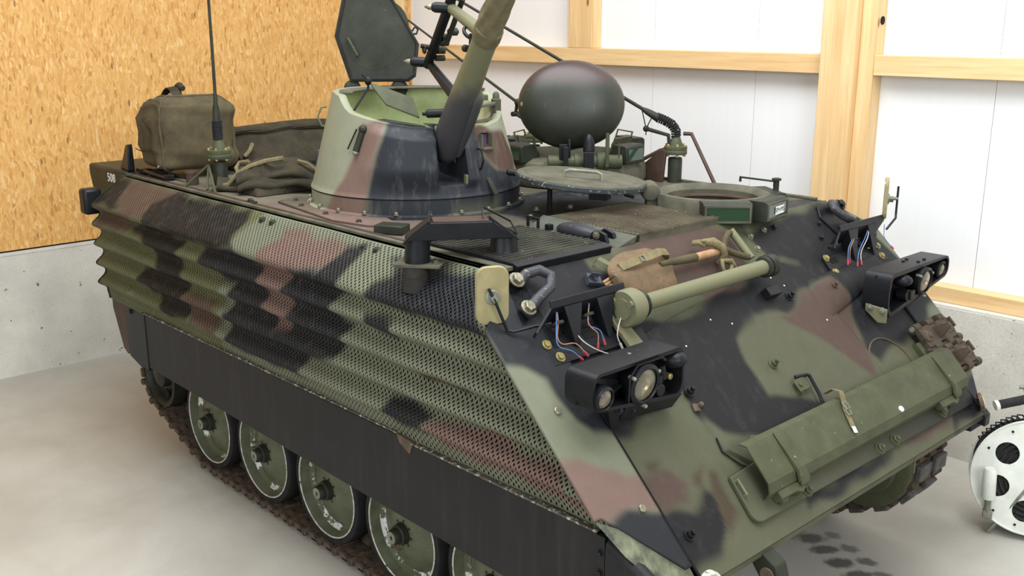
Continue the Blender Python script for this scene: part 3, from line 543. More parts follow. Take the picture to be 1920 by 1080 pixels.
# ---------------------------------------------------------------- turret
TC = Vector((-1.52, -.43, 0)); D = math.radians
def tpt(a, r, z): return (TC.x+r*math.cos(a), TC.y+r*math.sin(a), z)
m = MB(); m.lathe([(.56,1.853), (.615,1.853), (.615,1.868), (.605,1.876), (.588,1.876), (.588,1.948), (.56,1.95)], 96, (TC.x, TC.y, 0), cap=False)
TB = m.build('turret_ring', M['camo_turret'], APC, ang=40)
def tuv(co):
    a = np.degrees(np.arctan2(co[:, 1]-TC.y, co[:, 0]-TC.x))+37.9; a = (a+180) % 360-180
    return np.c_[a/100, co[:, 2]]
TP = [('R', [(-.62,1.80), (-.53,1.90), (-.42,2.05), (-.36,2.2), (-.33,2.34), (-.20,2.36), (-.19,2.25), (-.21,2.15), (-.25,2.02), (-.28,1.80)]),
      ('K', [(-.285,1.80), (-.25,2.02), (-.21,2.15), (-.185,2.25), (-.19,2.50), (.30,2.50), (.42,2.3), (.40,2.15), (.50,2.08), (.72,2.04), (.9,2.0), (.95,1.80)]),
      ('B', [(.36,2.36), (.52,2.30), (.70,2.24), (.86,2.06), (.72,2.03), (.52,2.07), (.42,2.13)]), ('D', [(.05,1.80), (.25,1.92), (.5,1.94), (.5,1.80)])]
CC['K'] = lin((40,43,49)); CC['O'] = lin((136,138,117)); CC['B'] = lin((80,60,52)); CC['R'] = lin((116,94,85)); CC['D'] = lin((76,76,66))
camo_paint(TB, tuv, TP, 'O', .02)
def ztop(a):                                           # rim height round the turret, a in world degrees
    xs_ = [-180,-112,-100,-90,-84,-60,-40,-19,10,30,50,64,76,180]; zs_ = [2.47,2.47,2.455,2.40,2.375,2.335,2.31,2.30,2.30,2.32,2.36,2.42,2.46,2.47]
    return float(np.interp(((a+180) % 360)-180, xs_, zs_))
def sm(a, b, x): t = min(1, max(0, (x-a)/(b-a))); return t*t*(3-2*t)
def rcone(z): return .588-(z-1.945)*.262
def tsurf(u, v):
    a = -180+360*u; zt = ztop(a); z = 1.956+(zt-1.956)*v; r = rcone(z)
    da = ((a+19+180) % 360)-180
    # raised cheek left of the gun, smaller one right of it
    ch = sm(-58,-24,da)*(1-sm(-8.8,-6.4,da))*sm(1.97,2.12,z)*(1-.75*sm(zt-.06, zt-.0, z)); r += .066*ch
    ch = sm(6.5,8,da)*(1-sm(13,20,da))*sm(1.99,2.05,z)*(1-sm(2.20,2.28,z)); r += .03*ch
    # gun slot
    sl_ = sm(-7.6,-6.4,da)*(1-sm(7.4,8.6,da))*sm(2.02,2.05,z); r -= .26*sl_
    # sight recess
    rc = sm(23,24,da)*(1-sm(32,33,da))*sm(2.19,2.20,z)*(1-sm(2.26,2.265,z)); r -= .05*rc
    r += .006*(1-sm(0,.05,v))
    return tpt(D(a), r, z)
m = MB(); m.grid(tsurf, 420, 56)
TU = camo_paint(m.build('turret', M['camo_turret'], APC, ang=50, merge=True), tuv, TP, 'O', .02)
TU.modifiers.new('thickness', 'SOLIDIFY').thickness = .0
TU.modifiers.remove(TU.modifiers['thickness'])
def inner(u, v):
    a = -180+360*u; zt = ztop(a); da = ((a+19+180) % 360)-180; sl_ = sm(-7.6,-6.2,da)*(1-sm(6.2,7.6,da))
    r0 = rcone(zt)-.26*sl_
    return tpt(D(a), r0-.042, zt+.004-(zt-1.90)*v)
m = MB(); m.grid(inner, 200, 24); lab(m.build('inner_wall', M['green_in'], TU, ang=50), 'light green inside wall of the turret')
m = MB(); m.lathe([(.45,1.905), (.2,1.90), (.01,1.90)], 40, (TC.x, TC.y, 0), cap=False); m.build('turret_floor', M['dark'], TU)
def lip(u, v):
    a = -180+360*u; zt = ztop(a); da = ((a+19+180) % 360)-180; sl_ = sm(-7.6,-6.2,da)*(1-sm(6.2,7.6,da)); r0 = rcone(zt)-.26*sl_
    return tpt(D(a), r0-.044*v, zt+.007*math.sin(PI*v))
m = MB(); m.grid(lip, 200, 6); camo_paint(m.build('turret_lip', M['camo_turret'], TU, ang=60), tuv, TP, 'O', .02)
# rear roof of the turret
m = MB(); ra = list(range(72, 262, 8)); rin = lambda a: .27+.10*abs((a-165)/95)**2
m.loft([[tpt(D(a), rin(a), 2.462), tpt(D(a), rcone(2.465)-.02, 2.462), tpt(D(a), rcone(2.465)-.02, 2.474), tpt(D(a), rin(a), 2.474)] for a in ra]); m.build('rear_roof', M['dusty'], TU, bevel=.004)
m = MB(); m.lathe([(.5895,1.949), (.5895,1.957)], 96, (TC.x, TC.y, 0), cap=False); lab(m.build('ring_gap', M['dark'], TU), 'dark gap between turret and ring')
tb = MB().hexbolt((0,0,0), (0,0,1), .0105, .014).build('ring_bolt', M['bolt'], TB)
for k in range(22):
    a = D(-130+k*360/22); T = Matrix.Translation(tpt(a, .603, 1.876))
    if k == 0: tb.matrix_local = T
    else: dup(tb, TB, T)
# straight deflector plates and blocks round the ring
m = MB(); m.prism([(-1.98,-1.06), (-1.30,-1.15), (-1.06,-1.10), (-.95,-.98), (-1.2,-.9), (-1.9,-.85), (-2.05,-.9)], 1.853, 1.866); o = m.build('ring_base_plate', M['camo_turret'], APC, bevel=.003)
camo_paint(o, lambda co: co[:, :2], [('R', [(-1.9,-1.3), (-.8,-1.3), (-.8,-.8), (-1.8,-.8)])], 'D', .05)
for x, y in ((-1.75,-1.05), (-1.45,-1.09), (-1.15,-1.09), (-1.92,-.98)): MB().hexbolt((x, y, 1.866), (0,0,1), .012, .012).build('plate_bolt', M['brown'], o)
m = MB(); m.box((-.86,-1.10,1.875), (.15,.10,.045), D(28)); m.build('roof_block', M['dark_olive'], APC, bevel=.006)
m = MB(); m.prism([(-.62,-.28), (-.40,-.42), (-.36,-.10), (-.62,.02), (-.86,-.02)], 1.853, 1.860); m.build('ring_base_plate', M['dark_olive'], APC, bevel=.003)
for x, y in ((-.80,-.18), (-.66,-.36), (-.52,-.24), (-.72,.0)): MB().hexbolt((x, y, 1.858), (0,0,1), .013, .016).build('roof_bolt', M['bolt'], APC)
# gun in its jacket
ga = D(-19); g0 = Vector((-1.06,-.590,2.215)); g1 = Vector((-.540,-.768,2.775)); g2 = Vector((-.30,-.850,3.03)); gd = (g1-g0).normalized(); gs = Vector((-math.sin(ga), math.cos(ga), 0)); gu = gs.cross(gd)
if gu.z < 0: gu = -gu
m = MB(); n_ = 28
def oval(c, rx, ry, k=2.0): return [c+gs*(rx*math.copysign(abs(math.cos(2*PI*i/n_))**(2/k), math.cos(2*PI*i/n_)))+gu*(ry*math.copysign(abs(math.sin(2*PI*i/n_))**(2/k), math.sin(2*PI*i/n_))) for i in range(n_)]
L = (g1-g0).length
m.loft([oval(g0+gd*(L*t), a, b, k) for t, a, b, k in ((-.10,.03,.04,2), (-.07,.060,.075,2.2), (0,.068,.086,2.4), (.22,.068,.084,2.4), (.45,.066,.078,2.2), (.60,.064,.072,2), (.86,.058,.064,2), (1.0,.060,.064,2))])
gm = NT('gun_jacket_camouflage'); gv = gm.coord(); gz = gm.n('ShaderNodeSeparateXYZ', {0: gv}).outputs[2]
gf = gm.ramp(gm.math('ADD', gz, gm.math('MULTIPLY', gm.noise(gv, 7, 3), .12)), [(.0, 0.), (1., 1.)]); gf = gm.math('MULTIPLY', gm.math('SUBTRACT', gm.math('ADD', gz, gm.math('MULTIPLY', gm.noise(gv, 8, 3), .14)), 2.52), 9.0, True)
gc = gm.mix(gf, lin((60,60,64)), lin((104,104,78))); gc = gm.mix(gm.ramp(gm.noise(gv, 34, 5, .75), [(.70, 0.), (.72, 1.)]), gc, lin((160,156,136)))
gm.link(gc, 'Base Color'); gm.b.inputs['Roughness'].default_value = .5; gm.bump(gm.noise(gv, 180, 3), .15, .003); M['gun'] = gm.m
GJ = m.build('gun_jacket', M['gun'], TU, ang=50)
m = MB(); m.tube([g0+gd*.00+gs*.045-gu*.055, g0+gd*.25+gs*.045-gu*.062, g0+gd*.42+gs*.045-gu*.055, g0+gd*.46+gs*.04-gu*.035], [.026,.03,.03,.02], 12); m.build('jacket_rib', M['gun'], TU)
m = MB(); m.loft([oval(g1+gd*t, r, r*1.04) for t, r in ((-.02,.064), (.0,.068), (.05,.068), (.052,.062))]); m.build('jacket_collar', M['canvas_sleeve'], TU, ang=50)
def sleeve(u, v):
    a = 2*PI*u; L2 = (g2-g1).length; r = .064-.020*v+.0045*math.sin(3*a+v*14)+.003*math.sin(7*a-v*22)
    return g1+gd*(.05+(L2+.35)*v)+gs*(r*math.cos(a))+gu*(r*math.sin(a))
m = MB(); m.grid(sleeve, 40, 40); m.build('barrel_sleeve', M['canvas_sleeve'], TU, ang=60, merge=True)
m = MB(); m.lathe([(.012,0), (.012,.004)], 12, g0+gd*.02-gs*.0685, -gs); lab(m.build('jacket_hole', M['dark'], GJ), 'small dark hole low on the gun jacket')
# sight rails beside the gun
q0 = Vector((-1.292,-.509,2.628)); q1 = Vector((-.964,-.621,2.944)); qd = (q1-q0).normalized()
m = MB(); m.tube([q0-qd*.02, q1+qd*.25], .026, 14); m.build('sight_rail', M['black'], TU)
m = MB(); m.tube([q0+qd*.18+gs*.05-gu*.02, q1+qd*.02+gs*.055-gu*.01], .014, 10); m.tube([q0+qd*.14, q0+qd*.20+gs*.05-gu*.02], .012, 8)
for t, r in ((.10,.02), (.20,.018), (.17,.026)): m.lathe([(r,-.02), (r,.02)], 12, q0+qd*t+gs*.045, gs)
m.lathe([(.012,-.03), (.02,-.02), (.02,.02), (.008,.03)], 10, q0+qd*.24+gs*.075, gs); m.lathe([(.016,-.02), (.016,.03)], 10, q0+qd*.06+gs*.04-gu*.02, gs); m.build('sight_mechanism', M['dark_olive'], TU)
m = MB(); m.lathe([(.012,0), (.012,.05)], 10, q0+qd*.12-gs*.02, -gs+gu*.3); m.ring(q0+qd*.11-gs*.05, .02, .006, gs, 16, 6); lab(m.build('sight_lever', M['black'], TU), 'black lever on the sight rail')
for pa, pb, tip in (((-.982,-.615,2.500), (-1.30,-.500,2.63), 0), ((-.575,-.755,2.785), (-.97,-.615,2.905), 1)):
    pa, pb = Vector(pa), Vector(pb); d_ = (pb-pa).normalized()
    m = MB(); m.tube([pa-d_*.05, pb], [.030,.022] if not tip else [.034,.026], 14); m.build('sight_arm', M['black'] if not tip else M['gun'], TU)
    e_ = (Vector((-.75,-.66,.05))).normalized(); m = MB(); m.lathe([(.026,-.02), (.026,.08), (.020,.095), (.012,.10)], 14, pb, e_); so = m.build('arm_socket', M['black'], TU)
    MB().lathe([(.014,.095), (.014,.112), (.008,.125), (.003,.135)], 10, pb, e_).build('arm_nut', M['bolt'], so)
m = MB(); pc = g0+gd*.44+gu*.07-gs*.02; m.ring(pc+gs*.02+gd*.24+gu*.06, .043, .009, gd, 24, 8); m.tube([pc+gd*.22, pc+gd*.26+gu*.03], .012, 8); m.build('clamp_ring', M['black'], TU)
m = MB(); m.lathe([(.018,-.02), (.018,.03), (.010,.04)], 12, g0+gd*.60+gu*.10, -gs+gu*.2); m.lathe([(.014,-.05), (.014,.02)], 10, g0+gd*.60+gu*.07, gu); m.build('clamp_screw', M['dark_olive'], TU)
m = MB(); m.lathe([(.022,-.05), (.022,.06), (.016,.07)], 12, g0+gd*.16+gu*.085-gs*.05, -gs+gu*.25-gd*.3); m.lathe([(.010,.07), (.010,.085), (.004,.09)], 10, g0+gd*.16+gu*.085-gs*.05, -gs+gu*.25-gd*.3); m.build('trunnion_stub', M['black'], TU)
# travel lock cable and hook
m = MB(); h0 = tpt(D(-10), .47, 2.26); m.tube([h0, tpt(D(-9), .50, 2.20), tpt(D(-9), .525, 2.12), tpt(D(-10), .56, 2.05)], .007, 8); m.tube([tpt(D(-8), .46, 2.31), tpt(D(-9), .50, 2.27), tpt(D(-10), .505, 2.22), tpt(D(-8), .47, 2.2)], .014, 8); m.build('hanging_hook', M['black'], TU)
m = MB(); m.box(tpt(D(-10), .567, 2.045), (.03,.03,.05), D(-10)); m.build('hook_stop', M['pale_olive'], TU, bevel=.004)
m = MB(); m.hexa([tpt(D(3), .585, 1.958), tpt(D(6), .585, 1.958), tpt(D(6), .625, 1.958), tpt(D(3), .625, 1.958), tpt(D(3), .555, 2.045), tpt(D(6), .555, 2.045), tpt(D(6), .56, 2.045), tpt(D(3), .56, 2.045)]); m.build('turret_stop', M['dark_olive'], TU)
for a, z in ((-1, 2.14), (-128, 2.33)):
    r = rcone(z); m = MB(); c = Vector(tpt(D(a), r, z)); o_ = Vector((math.cos(D(a)), math.sin(D(a)), 0)); m.tube([c+Vector((0,0,.055)), c+o_*.03+Vector((0,0,.05)), c+o_*.05+Vector((0,0,.0)), c+o_*.03-Vector((0,0,.05)), c-Vector((0,0,.055))], .006, 8); m.build('lifting_eye', M['pale_olive'] if a < -90 else M['black'], TU)
# latch on the left flank
m = MB(); a = D(-70); c = Vector(tpt(a, rcone(2.30)+.012, 2.30)); t_ = Vector((-math.sin(a), math.cos(a), 0)); dn = Vector((math.cos(a)*.27, math.sin(a)*.27, -1)).normalized(); dn = (dn-t_*.25).normalized()
m.tube([c, c+dn*.12], .018, 12); m.ell(c, (.024,.024,.024)); lt = m.build('flank_latch', M['dark_olive'], TU)
MB().ell(c+dn*.125, (.018,.018,.016)).build('latch_button', M['silver'], lt)
m = MB(); m.tube([c-t_*.04+Vector((0,0,.0)), c-t_*.055+dn*.11], .004, 6); m.build('latch_slot', M['dark'], TU)
# sighting flap on the turret lip, held by a rod
m = MB(); f0, f1, f2, f3 = Vector((-1.655,-.645,2.525)), Vector((-1.48,-.47,2.435)), Vector((-1.40,-.49,2.33)), Vector((-1.545,-.61,2.40))
nf = (f1-f0).cross(f3-f0).normalized()*.012; m.hexa([f0,f1,f2,f3,f0+nf,f1+nf,f2+nf,f3+nf]); m.build('sight_flap', M['olive'], TU, bevel=.004)
m = MB(); m.tube([tpt(D(-86), .43, 2.385), f0+Vector((0,0,-.04)), f0], .007, 8); m.ell(f0, (.02,.02,.024)); m.tube([f0, f0+Vector((-.02,-.02,.035))], .008, 8); m.build('flap_stay', M['black'], TU)
m = MB(); m.hexa([Vector(tpt(D(-70), .41, 2.33)), Vector(tpt(D(-30), .41, 2.30)), Vector(tpt(D(-32), .33, 2.30)), Vector(tpt(D(-68), .33, 2.33))]+[Vector(tpt(D(a), r, z+.012)) for a, r, z in ((-70,.41,2.33), (-30,.41,2.30), (-32,.33,2.30), (-68,.33,2.33))]); m.build('flap_sill', M['dark_olive'], TU, bevel=.003)
# big hexagonal hatch lid standing open at the back
lc = TC+Vector((-.35*math.cos(D(-37.9)), -.35*math.sin(D(-37.9)), 0)); LX = Vector((math.sin(D(37.9)), math.cos(D(37.9)), 0)); LN = Vector((math.cos(D(-37.9)), math.sin(D(-37.9)), .12)).normalized(); LU = LX.cross(-LN).normalized()
if LU.z < 0: LU = -LU
LT_ = Fr((lc.x, lc.y, 2.50), LX, LU, LN)
lp = [(-.373,.0), (-.455,.26), (-.385,.56), (-.18,.60), (.035,.215), (.012,.03), (-.03,.0)]
def inset(p, k): cx = sum(a for a, b in p)/len(p); cy = sum(b for a, b in p)/len(p); return [(cx+(a-cx)*k, cy+(b-cy)*k) for a, b in p]
m = MB(); m.T = LT_; m.prism(lp, -.022, .010); lid = m.build('hatch_lid', M['dark_olive'], TU, bevel=.004)
m = MB(); m.T = LT_; a_, b_ = inset(lp, .97), inset(lp, .90); n = len(a_)
m.loft([[(x, y, .009) for x, y in a_], [(x, y, .018) for x, y in inset(lp, .955)], [(x, y, .018) for x, y in inset(lp, .925)], [(x, y, .009) for x, y in b_]], True, False); lab(m.build('lid_seal', M['rubber'], lid), 'black rubber seal round the hatch lid')
m = MB(); m.T = LT_; ce = (-.20, .265)
m.grid(lambda u, v: (ce[0]+.175*v*math.cos(2*PI*u)+.035*v*math.sin(2*PI*u), ce[1]+.20*v*math.sin(2*PI*u), .011+.014*(1-v*v)**2), 48, 12); lab(m.build('lid_pad', M['dark_olive'], lid, ang=60), 'dished oval pad in the middle of the lid')
m = MB(); m.T = LT_; m.tube([(-.375,.245,.01), (-.375,.245,.045), (-.325,.15,.045), (-.325,.15,.01)], .007, 8); m.build('lid_handle', M['olive'], lid)
m = MB(); m.T = LT_; m.tube([(-.005,.29,-.01), (.012,.315,-.01), (.03,.30,-.01), (.02,.275,-.01), (.002,.275,-.01)], .006, 8); m.build('lid_eye', M['black'], lid)
for x in (-.36, -.085):
    m = MB(); c = LT_ @ Vector((x, -.035, -.015)); m.lathe([(.048,-.04), (.048,.01), (.038,.016), (.02,.02)], 24, c, LX*.2+LN); m.box((c.x, c.y, c.z-.02), (.05,.07,.05), D(-38)); m.build('lid_hinge', M['dark_olive'], TU, bevel=.004)
# vision window and posts on the right of the opening
m = MB(); a0, a1 = D(-2), D(43)
for z0, z1, r in ((2.315,2.328,.445), (2.395,2.41,.445)):
    m.loft([[tpt(a, r-.03, z0), tpt(a, r+.012, z0), tpt(a, r+.012, z1), tpt(a, r-.03, z1)] for a in np.linspace(a0, a1, 10)])
for a in (a0, a1): m.box(tpt(a, .437, 2.36), (.04,.022,.09), a)
wf_ = m.build('vision_frame', M['dusty'], TU, bevel=.002)
m = MB(); m.loft([[tpt(a, .43, 2.325), tpt(a, .436, 2.325), tpt(a, .436, 2.397), tpt(a, .43, 2.397)] for a in np.linspace(a0, a1, 10)]); m.build('vision_glass', M['lens'], wf_)
m = MB(); m.lathe([(.028,2.30), (.028,2.42), (.020,2.425), (.018,2.45), (.008,2.462)], 16, tpt(D(50), .455, 0)); m.build('rim_post', M['olive'], TU)
m = MB(); m.box(tpt(D(52), .36, 2.43), (.10,.05,.03), D(52)); m.build('rim_block', M['dusty'], TU, bevel=.004)
m = MB(); a = D(8.5); m.box(tpt(a, rcone(2.23)-.03, 2.228), (.012,.07,.062), a); lab(m.build('sight_window', glass_mat('violet_coated_glass', (92,70,104), .06), TU), 'violet coated sight window')
m = MB()
for k in (-1, 1): m.box(tpt(a+k*.085, rcone(2.23)+.0, 2.228), (.03,.008,.075), a)
m.box(tpt(a, rcone(2.19)+.004, 2.187), (.03,.09,.008), a); m.build('sight_frame', M['dusty'], TU)
# blue-grey canister tucked behind the turret
o = MB().lathe([(.02,0), (.075,.0), (.085,.015), (.085,.16), (.07,.19), (.03,.20)], 24, (-2.52,-.36,1.855)).build('canister', M['blue_grey']); tag(o, 'blue-grey rounded canister standing on the roof behind the turret', 'canister')

# ---------------------------------------------------------------- roof fittings
def antenna_base(x, y, mat='dark_olive'):
    m = MB(); m.lathe([(.045,1.853), (.045,2.00), (.040,2.01)], 20, (x, y, 0)); p = m.build('antenna_pedestal', M[mat], APC)
    m = MB(); m.lathe([(.070,2.03), (.073,2.035), (.073,2.055), (.070,2.06), (.073,2.062), (.073,2.08), (.045,2.085), (.026,2.14), (.022,2.145)], 28, (x, y, .0)); m.build('antenna_flange', M['olive'], p)
    for k in range(6):
        a = k*PI/3+.3; MB().lathe([(.009,2.018), (.009,2.092), (.005,2.096)], 6, (x+.060*math.cos(a), y+.060*math.sin(a), 0)).build('flange_bolt', M['brass'], p)
    return p
def coil(pts, r, rw, turns):
    P = [Vector(p) for p in pts]; L = np.r_[0, np.cumsum([(b-a).length for a, b in zip(P, P[1:])])]; out = []; n = turns*12
    for i in range(n+1):
        s_ = L[-1]*i/n; j = min(len(P)-2, int(np.searchsorted(L, s_, 'right')-1)); c = P[j].lerp(P[j+1], (s_-L[j])/(L[j+1]-L[j])); t = (P[j+1]-P[j]).normalized(); u = t.cross(Vector((.3,.8,.1))).normalized(); w = t.cross(u); a = 2*PI*i/12
        out.append(c+u*r*math.cos(a)+w*r*math.sin(a))
    return out
# near right antenna, upright
ax_, ay_ = -2.74, -1.005; p = antenna_base(ax_, ay_)
m = MB(); m.tube([(ax_, ay_, 2.14), (ax_, ay_, 2.26)], .022, 14); m.tube(coil([(ax_, ay_, 2.145), (ax_, ay_, 2.26)], .026, .006, 11), .006, 6); m.build('antenna_spring', M['rubber'], p)
m = MB(); m.tube([(ax_, ay_, 2.255), (ax_, ay_, 2.33), (ax_+.002, ay_, 2.36), (ax_+.004, ay_, 2.42)], [.026,.020,.014,.012], 12); m.build('antenna_ferrule', M['dark_olive'], p)
m = MB(); m.tube([(ax_+.004, ay_, 2.40), (ax_+.003, ay_+.003, 2.75), (ax_-.004, ay_+.004, 3.5), (ax_-.02, ay_, 4.3)], [.0105,.0095,.007,.004], 10); m.build('antenna_whip', M['dark_olive'], p)
m = MB()
for q in ((-2.86,-1.19,1.856), (-2.66,-1.14,1.856), (-2.50,-1.17,1.856)): m.tube([(ax_-.03, ay_-.06, 1.99), q], .008, 8)
m.build('pedestal_stay', M['olive'], p)
# far left antenna, bent over by its spring
bx_, by_ = -.936, 1.15; bx_, by_ = -.936, 1.19
p = antenna_base(bx_, by_)
sp = [(bx_, by_, 2.14), (bx_-.002, by_-.002, 2.18), (bx_-.02, by_-.02, 2.215), (bx_-.05, by_-.05, 2.24), (bx_-.09, by_-.09, 2.262)]
m = MB(); m.tube(coil(sp, .026, .006, 13), .0065, 6); m.tube(sp, .012, 8); m.build('antenna_spring', M['rubber'], p)
w0 = Vector(sp[-1]); wd = Vector((-.36,-.38,.30)).normalized()
m = MB(); m.tube([w0-wd*.01, w0+wd*.07, w0+wd*.10], [.027,.020,.013], 12); m.build('antenna_ferrule', M['dark_olive'], p)
m = MB(); m.tube([w0+wd*.09, w0+wd*.6, w0+wd*1.6, w0+wd*2.1], [.0115,.0105,.0075,.006], 10); m.build('antenna_whip', M['dark_olive'], p)
m = MB(); m.tube([(bx_-.02, by_-.03, 2.05), (bx_-.03, by_-.04, 2.15), (bx_-.13, by_-.14, 2.19)], .013, 8); m.build('antenna_bracket', M['dark_olive'], p)
m = MB(); q = Vector((bx_-.13, by_-.14, 2.19)); m.ell(q, (.02,.02,.02)); m.tube([q+Vector((0,0,-.04)), q, w0+wd*.11], .0035, 6); m.tube([q, q+Vector((.03,.03,.09))], .0035, 6); m.build('tie_wire', M['rubber'], p)
m = MB(); m.hexa([(-.98,1.12,1.855), (-1.27,1.12,1.855), (-1.27,1.14,1.855), (-.98,1.14,1.855), (-.96,1.12,2.06), (-1.00,1.12,2.06), (-1.00,1.14,2.06), (-.96,1.14,2.06)]); m.build('antenna_guard', M['brown'], APC, bevel=.004)
m = MB(); m.tube([(-1.36,1.05,1.856), (-1.02,1.14,2.05), (-.99,1.15,2.06)], .012, 8); m.tube([(-.90,1.22,2.16), (-.85,1.235,2.16), (-.66,1.235,1.87), (-.65,1.235,1.856)], .013, 8); m.build('guard_rail', M['brown'], APC)
# far rear antenna whose whip crosses behind the gun
cx_, cy_ = -2.04, 1.02; p = antenna_base(cx_, cy_)
h0 = Vector((-2.04, .99, 2.10)); h1 = Vector((-2.135, .95, 2.30))
m = MB(); m.tube([h0, (-2.04,.97,2.17), (-2.155,.95,2.22), h1], [.013]*4, 8); m.ell(h1, (.022,.022,.026)); m.lathe([(.018,-.03), (.018,.03)], 10, (-2.155,.95,2.22), (0,1,0)); m.build('antenna_bracket', M['dark_olive'], p)
m = MB(); m.tube([h1+Vector((.06,.004,-.03)), h1, h1+Vector((-1.265,-.08,.625))*1.12], [.012,.011,.006], 10); m.build('antenna_whip', M['dark_olive'], p)
# commander's cupola
KX, KY = -1.45, .80
m = MB(); m.lathe([(.40,1.853), (.455,1.86), (.465,1.89), (.46,1.96), (.445,2.00), (.40,2.025), (.34,2.03), (.33,1.99), (.33,1.87)], 64, (KX, KY, 0), cap=False); CU = m.build('cupola_ring', M['dusty'], APC)
m = MB(); m.lathe([(.33,1.86), (.01,1.86)], 40, (KX, KY, 0), cap=False); m.build('cupola_floor', M['dark'], CU)
for a in (-100, 6, 72, 140, 205):
    ca, sa = math.cos(D(a)), math.sin(D(a)); T = Fr((KX+.40*ca, KY+.40*sa, 2.0), (ca,sa,0), (-sa,ca,0), (0,0,1))
    m = MB(); m.T = T; m.prismY([(-.07,.0), (.075,.0), (.075,.10), (.055,.112), (-.03,.112), (-.07,.05)], -.095, .095); pr = m.build('periscope_hood', M['dark_olive'], CU, bevel=.006)
    m = MB(); m.T = T; m.bx(.074,.0785, -.078,.078, .018,.088); m.build('periscope_glass', M['prism'], pr)
    m = MB(); m.T = T; m.tube([(-.05,-.09,.06), (-.02,-.09,.15), (-.02,.09,.15), (-.05,.09,.06)], .006, 8); m.build('hood_guard', M['olive'], pr)
m = MB(); m.tube([(-1.27,.38,2.02), (-.98,.72,2.02)], .042, 16); m.lathe([(.055,-.03), (.055,.03)], 18, (-1.06,.63,2.02), (.65,.76,0)); m.lathe([(.05,-.012), (.05,.012)], 18, (-1.16,.51,2.02), (.65,.76,0)); m.build('lid_torsion_tube', M['olive'], CU)
# dome lid standing open on edge
dc = Vector((-1.29,.60,2.350)); dn_ = Vector((math.cos(D(-42)), math.sin(D(-42)), .16)).normalized(); du = Vector((0,0,1)); dx_ = du.cross(dn_).normalized(); du = dn_.cross(dx_)
R_ = Matrix((dx_, du, dn_)).transposed()
m = MB(); n = 56; rings = []
for t in np.linspace(0, 1, 16):
    a = t*PI/2; rings.append([dc+R_ @ Vector((.327*math.sin(a)**.92*math.cos(2*PI*i/n), .268*math.sin(a)**.92*math.sin(2*PI*i/n), .150*math.cos(a))) for i in range(n)])
rings.append([dc+R_ @ Vector((.315*math.cos(2*PI*i/n), .256*math.sin(2*PI*i/n), -.03)) for i in range(n)]); rings.append([dc+R_ @ Vector((.02*math.cos(2*PI*i/n), .02*math.sin(2*PI*i/n), -.03)) for i in range(n)])
m.loft(rings)
dm = NT('dome_lid_paint'); dv = dm.coord(); dz = dm.n('ShaderNodeSeparateXYZ', {0: dv}).outputs[2]
df = dm.math('MULTIPLY', dm.math('SUBTRACT', dm.math('ADD', dz, dm.math('MULTIPLY', dm.noise(dv, 8, 3), .10)), 2.50), 14.0, True)
dcx = dm.mix(df, lin((40,43,35)), lin((60,44,42))); dcx = dm.mix(dm.ramp(dm.noise(dm.mp(dv, (60, 60, 9), (.5, .4, 0)), 1, 4, .7), [(.6, 0.), (.8, .3)]), dcx, lin((110,108,92))); dcx = dm.mix(dm.ramp(dm.noise(dv, 12, 2, .5), [(.80, 0.), (.81, 1.)]), dcx, lin((190,188,176)))
dm.link(dcx, 'Base Color'); dm.b.inputs['Roughness'].default_value = .42; dm.bump(dm.noise(dv, 150, 3), .1, .003)
DL = m.build('dome_lid', dm.m, APC, ang=50)
MB().lathe([(.014,0), (.014,.006), (.006,.008)], 14, dc+R_ @ Vector((-.30,.0,.052)), R_ @ Vector((-.55,0,.8))).build('lid_screw', M['silver'], DL)
m = MB(); m.box((-1.20,.44,2.05), (.05,.05,.16), D(45)); m.box((-1.15,.41,2.02), (.03,.03,.20), D(45)); m.tube([(-1.17,.46,2.0), (-1.17,.46,2.16)], .009, 8); m.build('lid_stay', M['black'], CU, bevel=.004)
m = MB(); m.box((-1.075,.53,2.03), (.06,.075,.12), D(45)); m.lathe([(.036,.06), (.034,.11), (.02,.15), (.004,.165)], 14, (-1.075,.53,2.03), (0,0,1)); m.build('lid_hinge_block', M['black'], CU, bevel=.005)
m = MB(); m.tube([(-.99,.60,2.0), (-.99,.60,2.20)], .012, 8); m.tube([(-.95,.66,2.05), (-.95,.66,2.14)], .005, 6); m.build('hinge_pillar', M['olive'], CU)
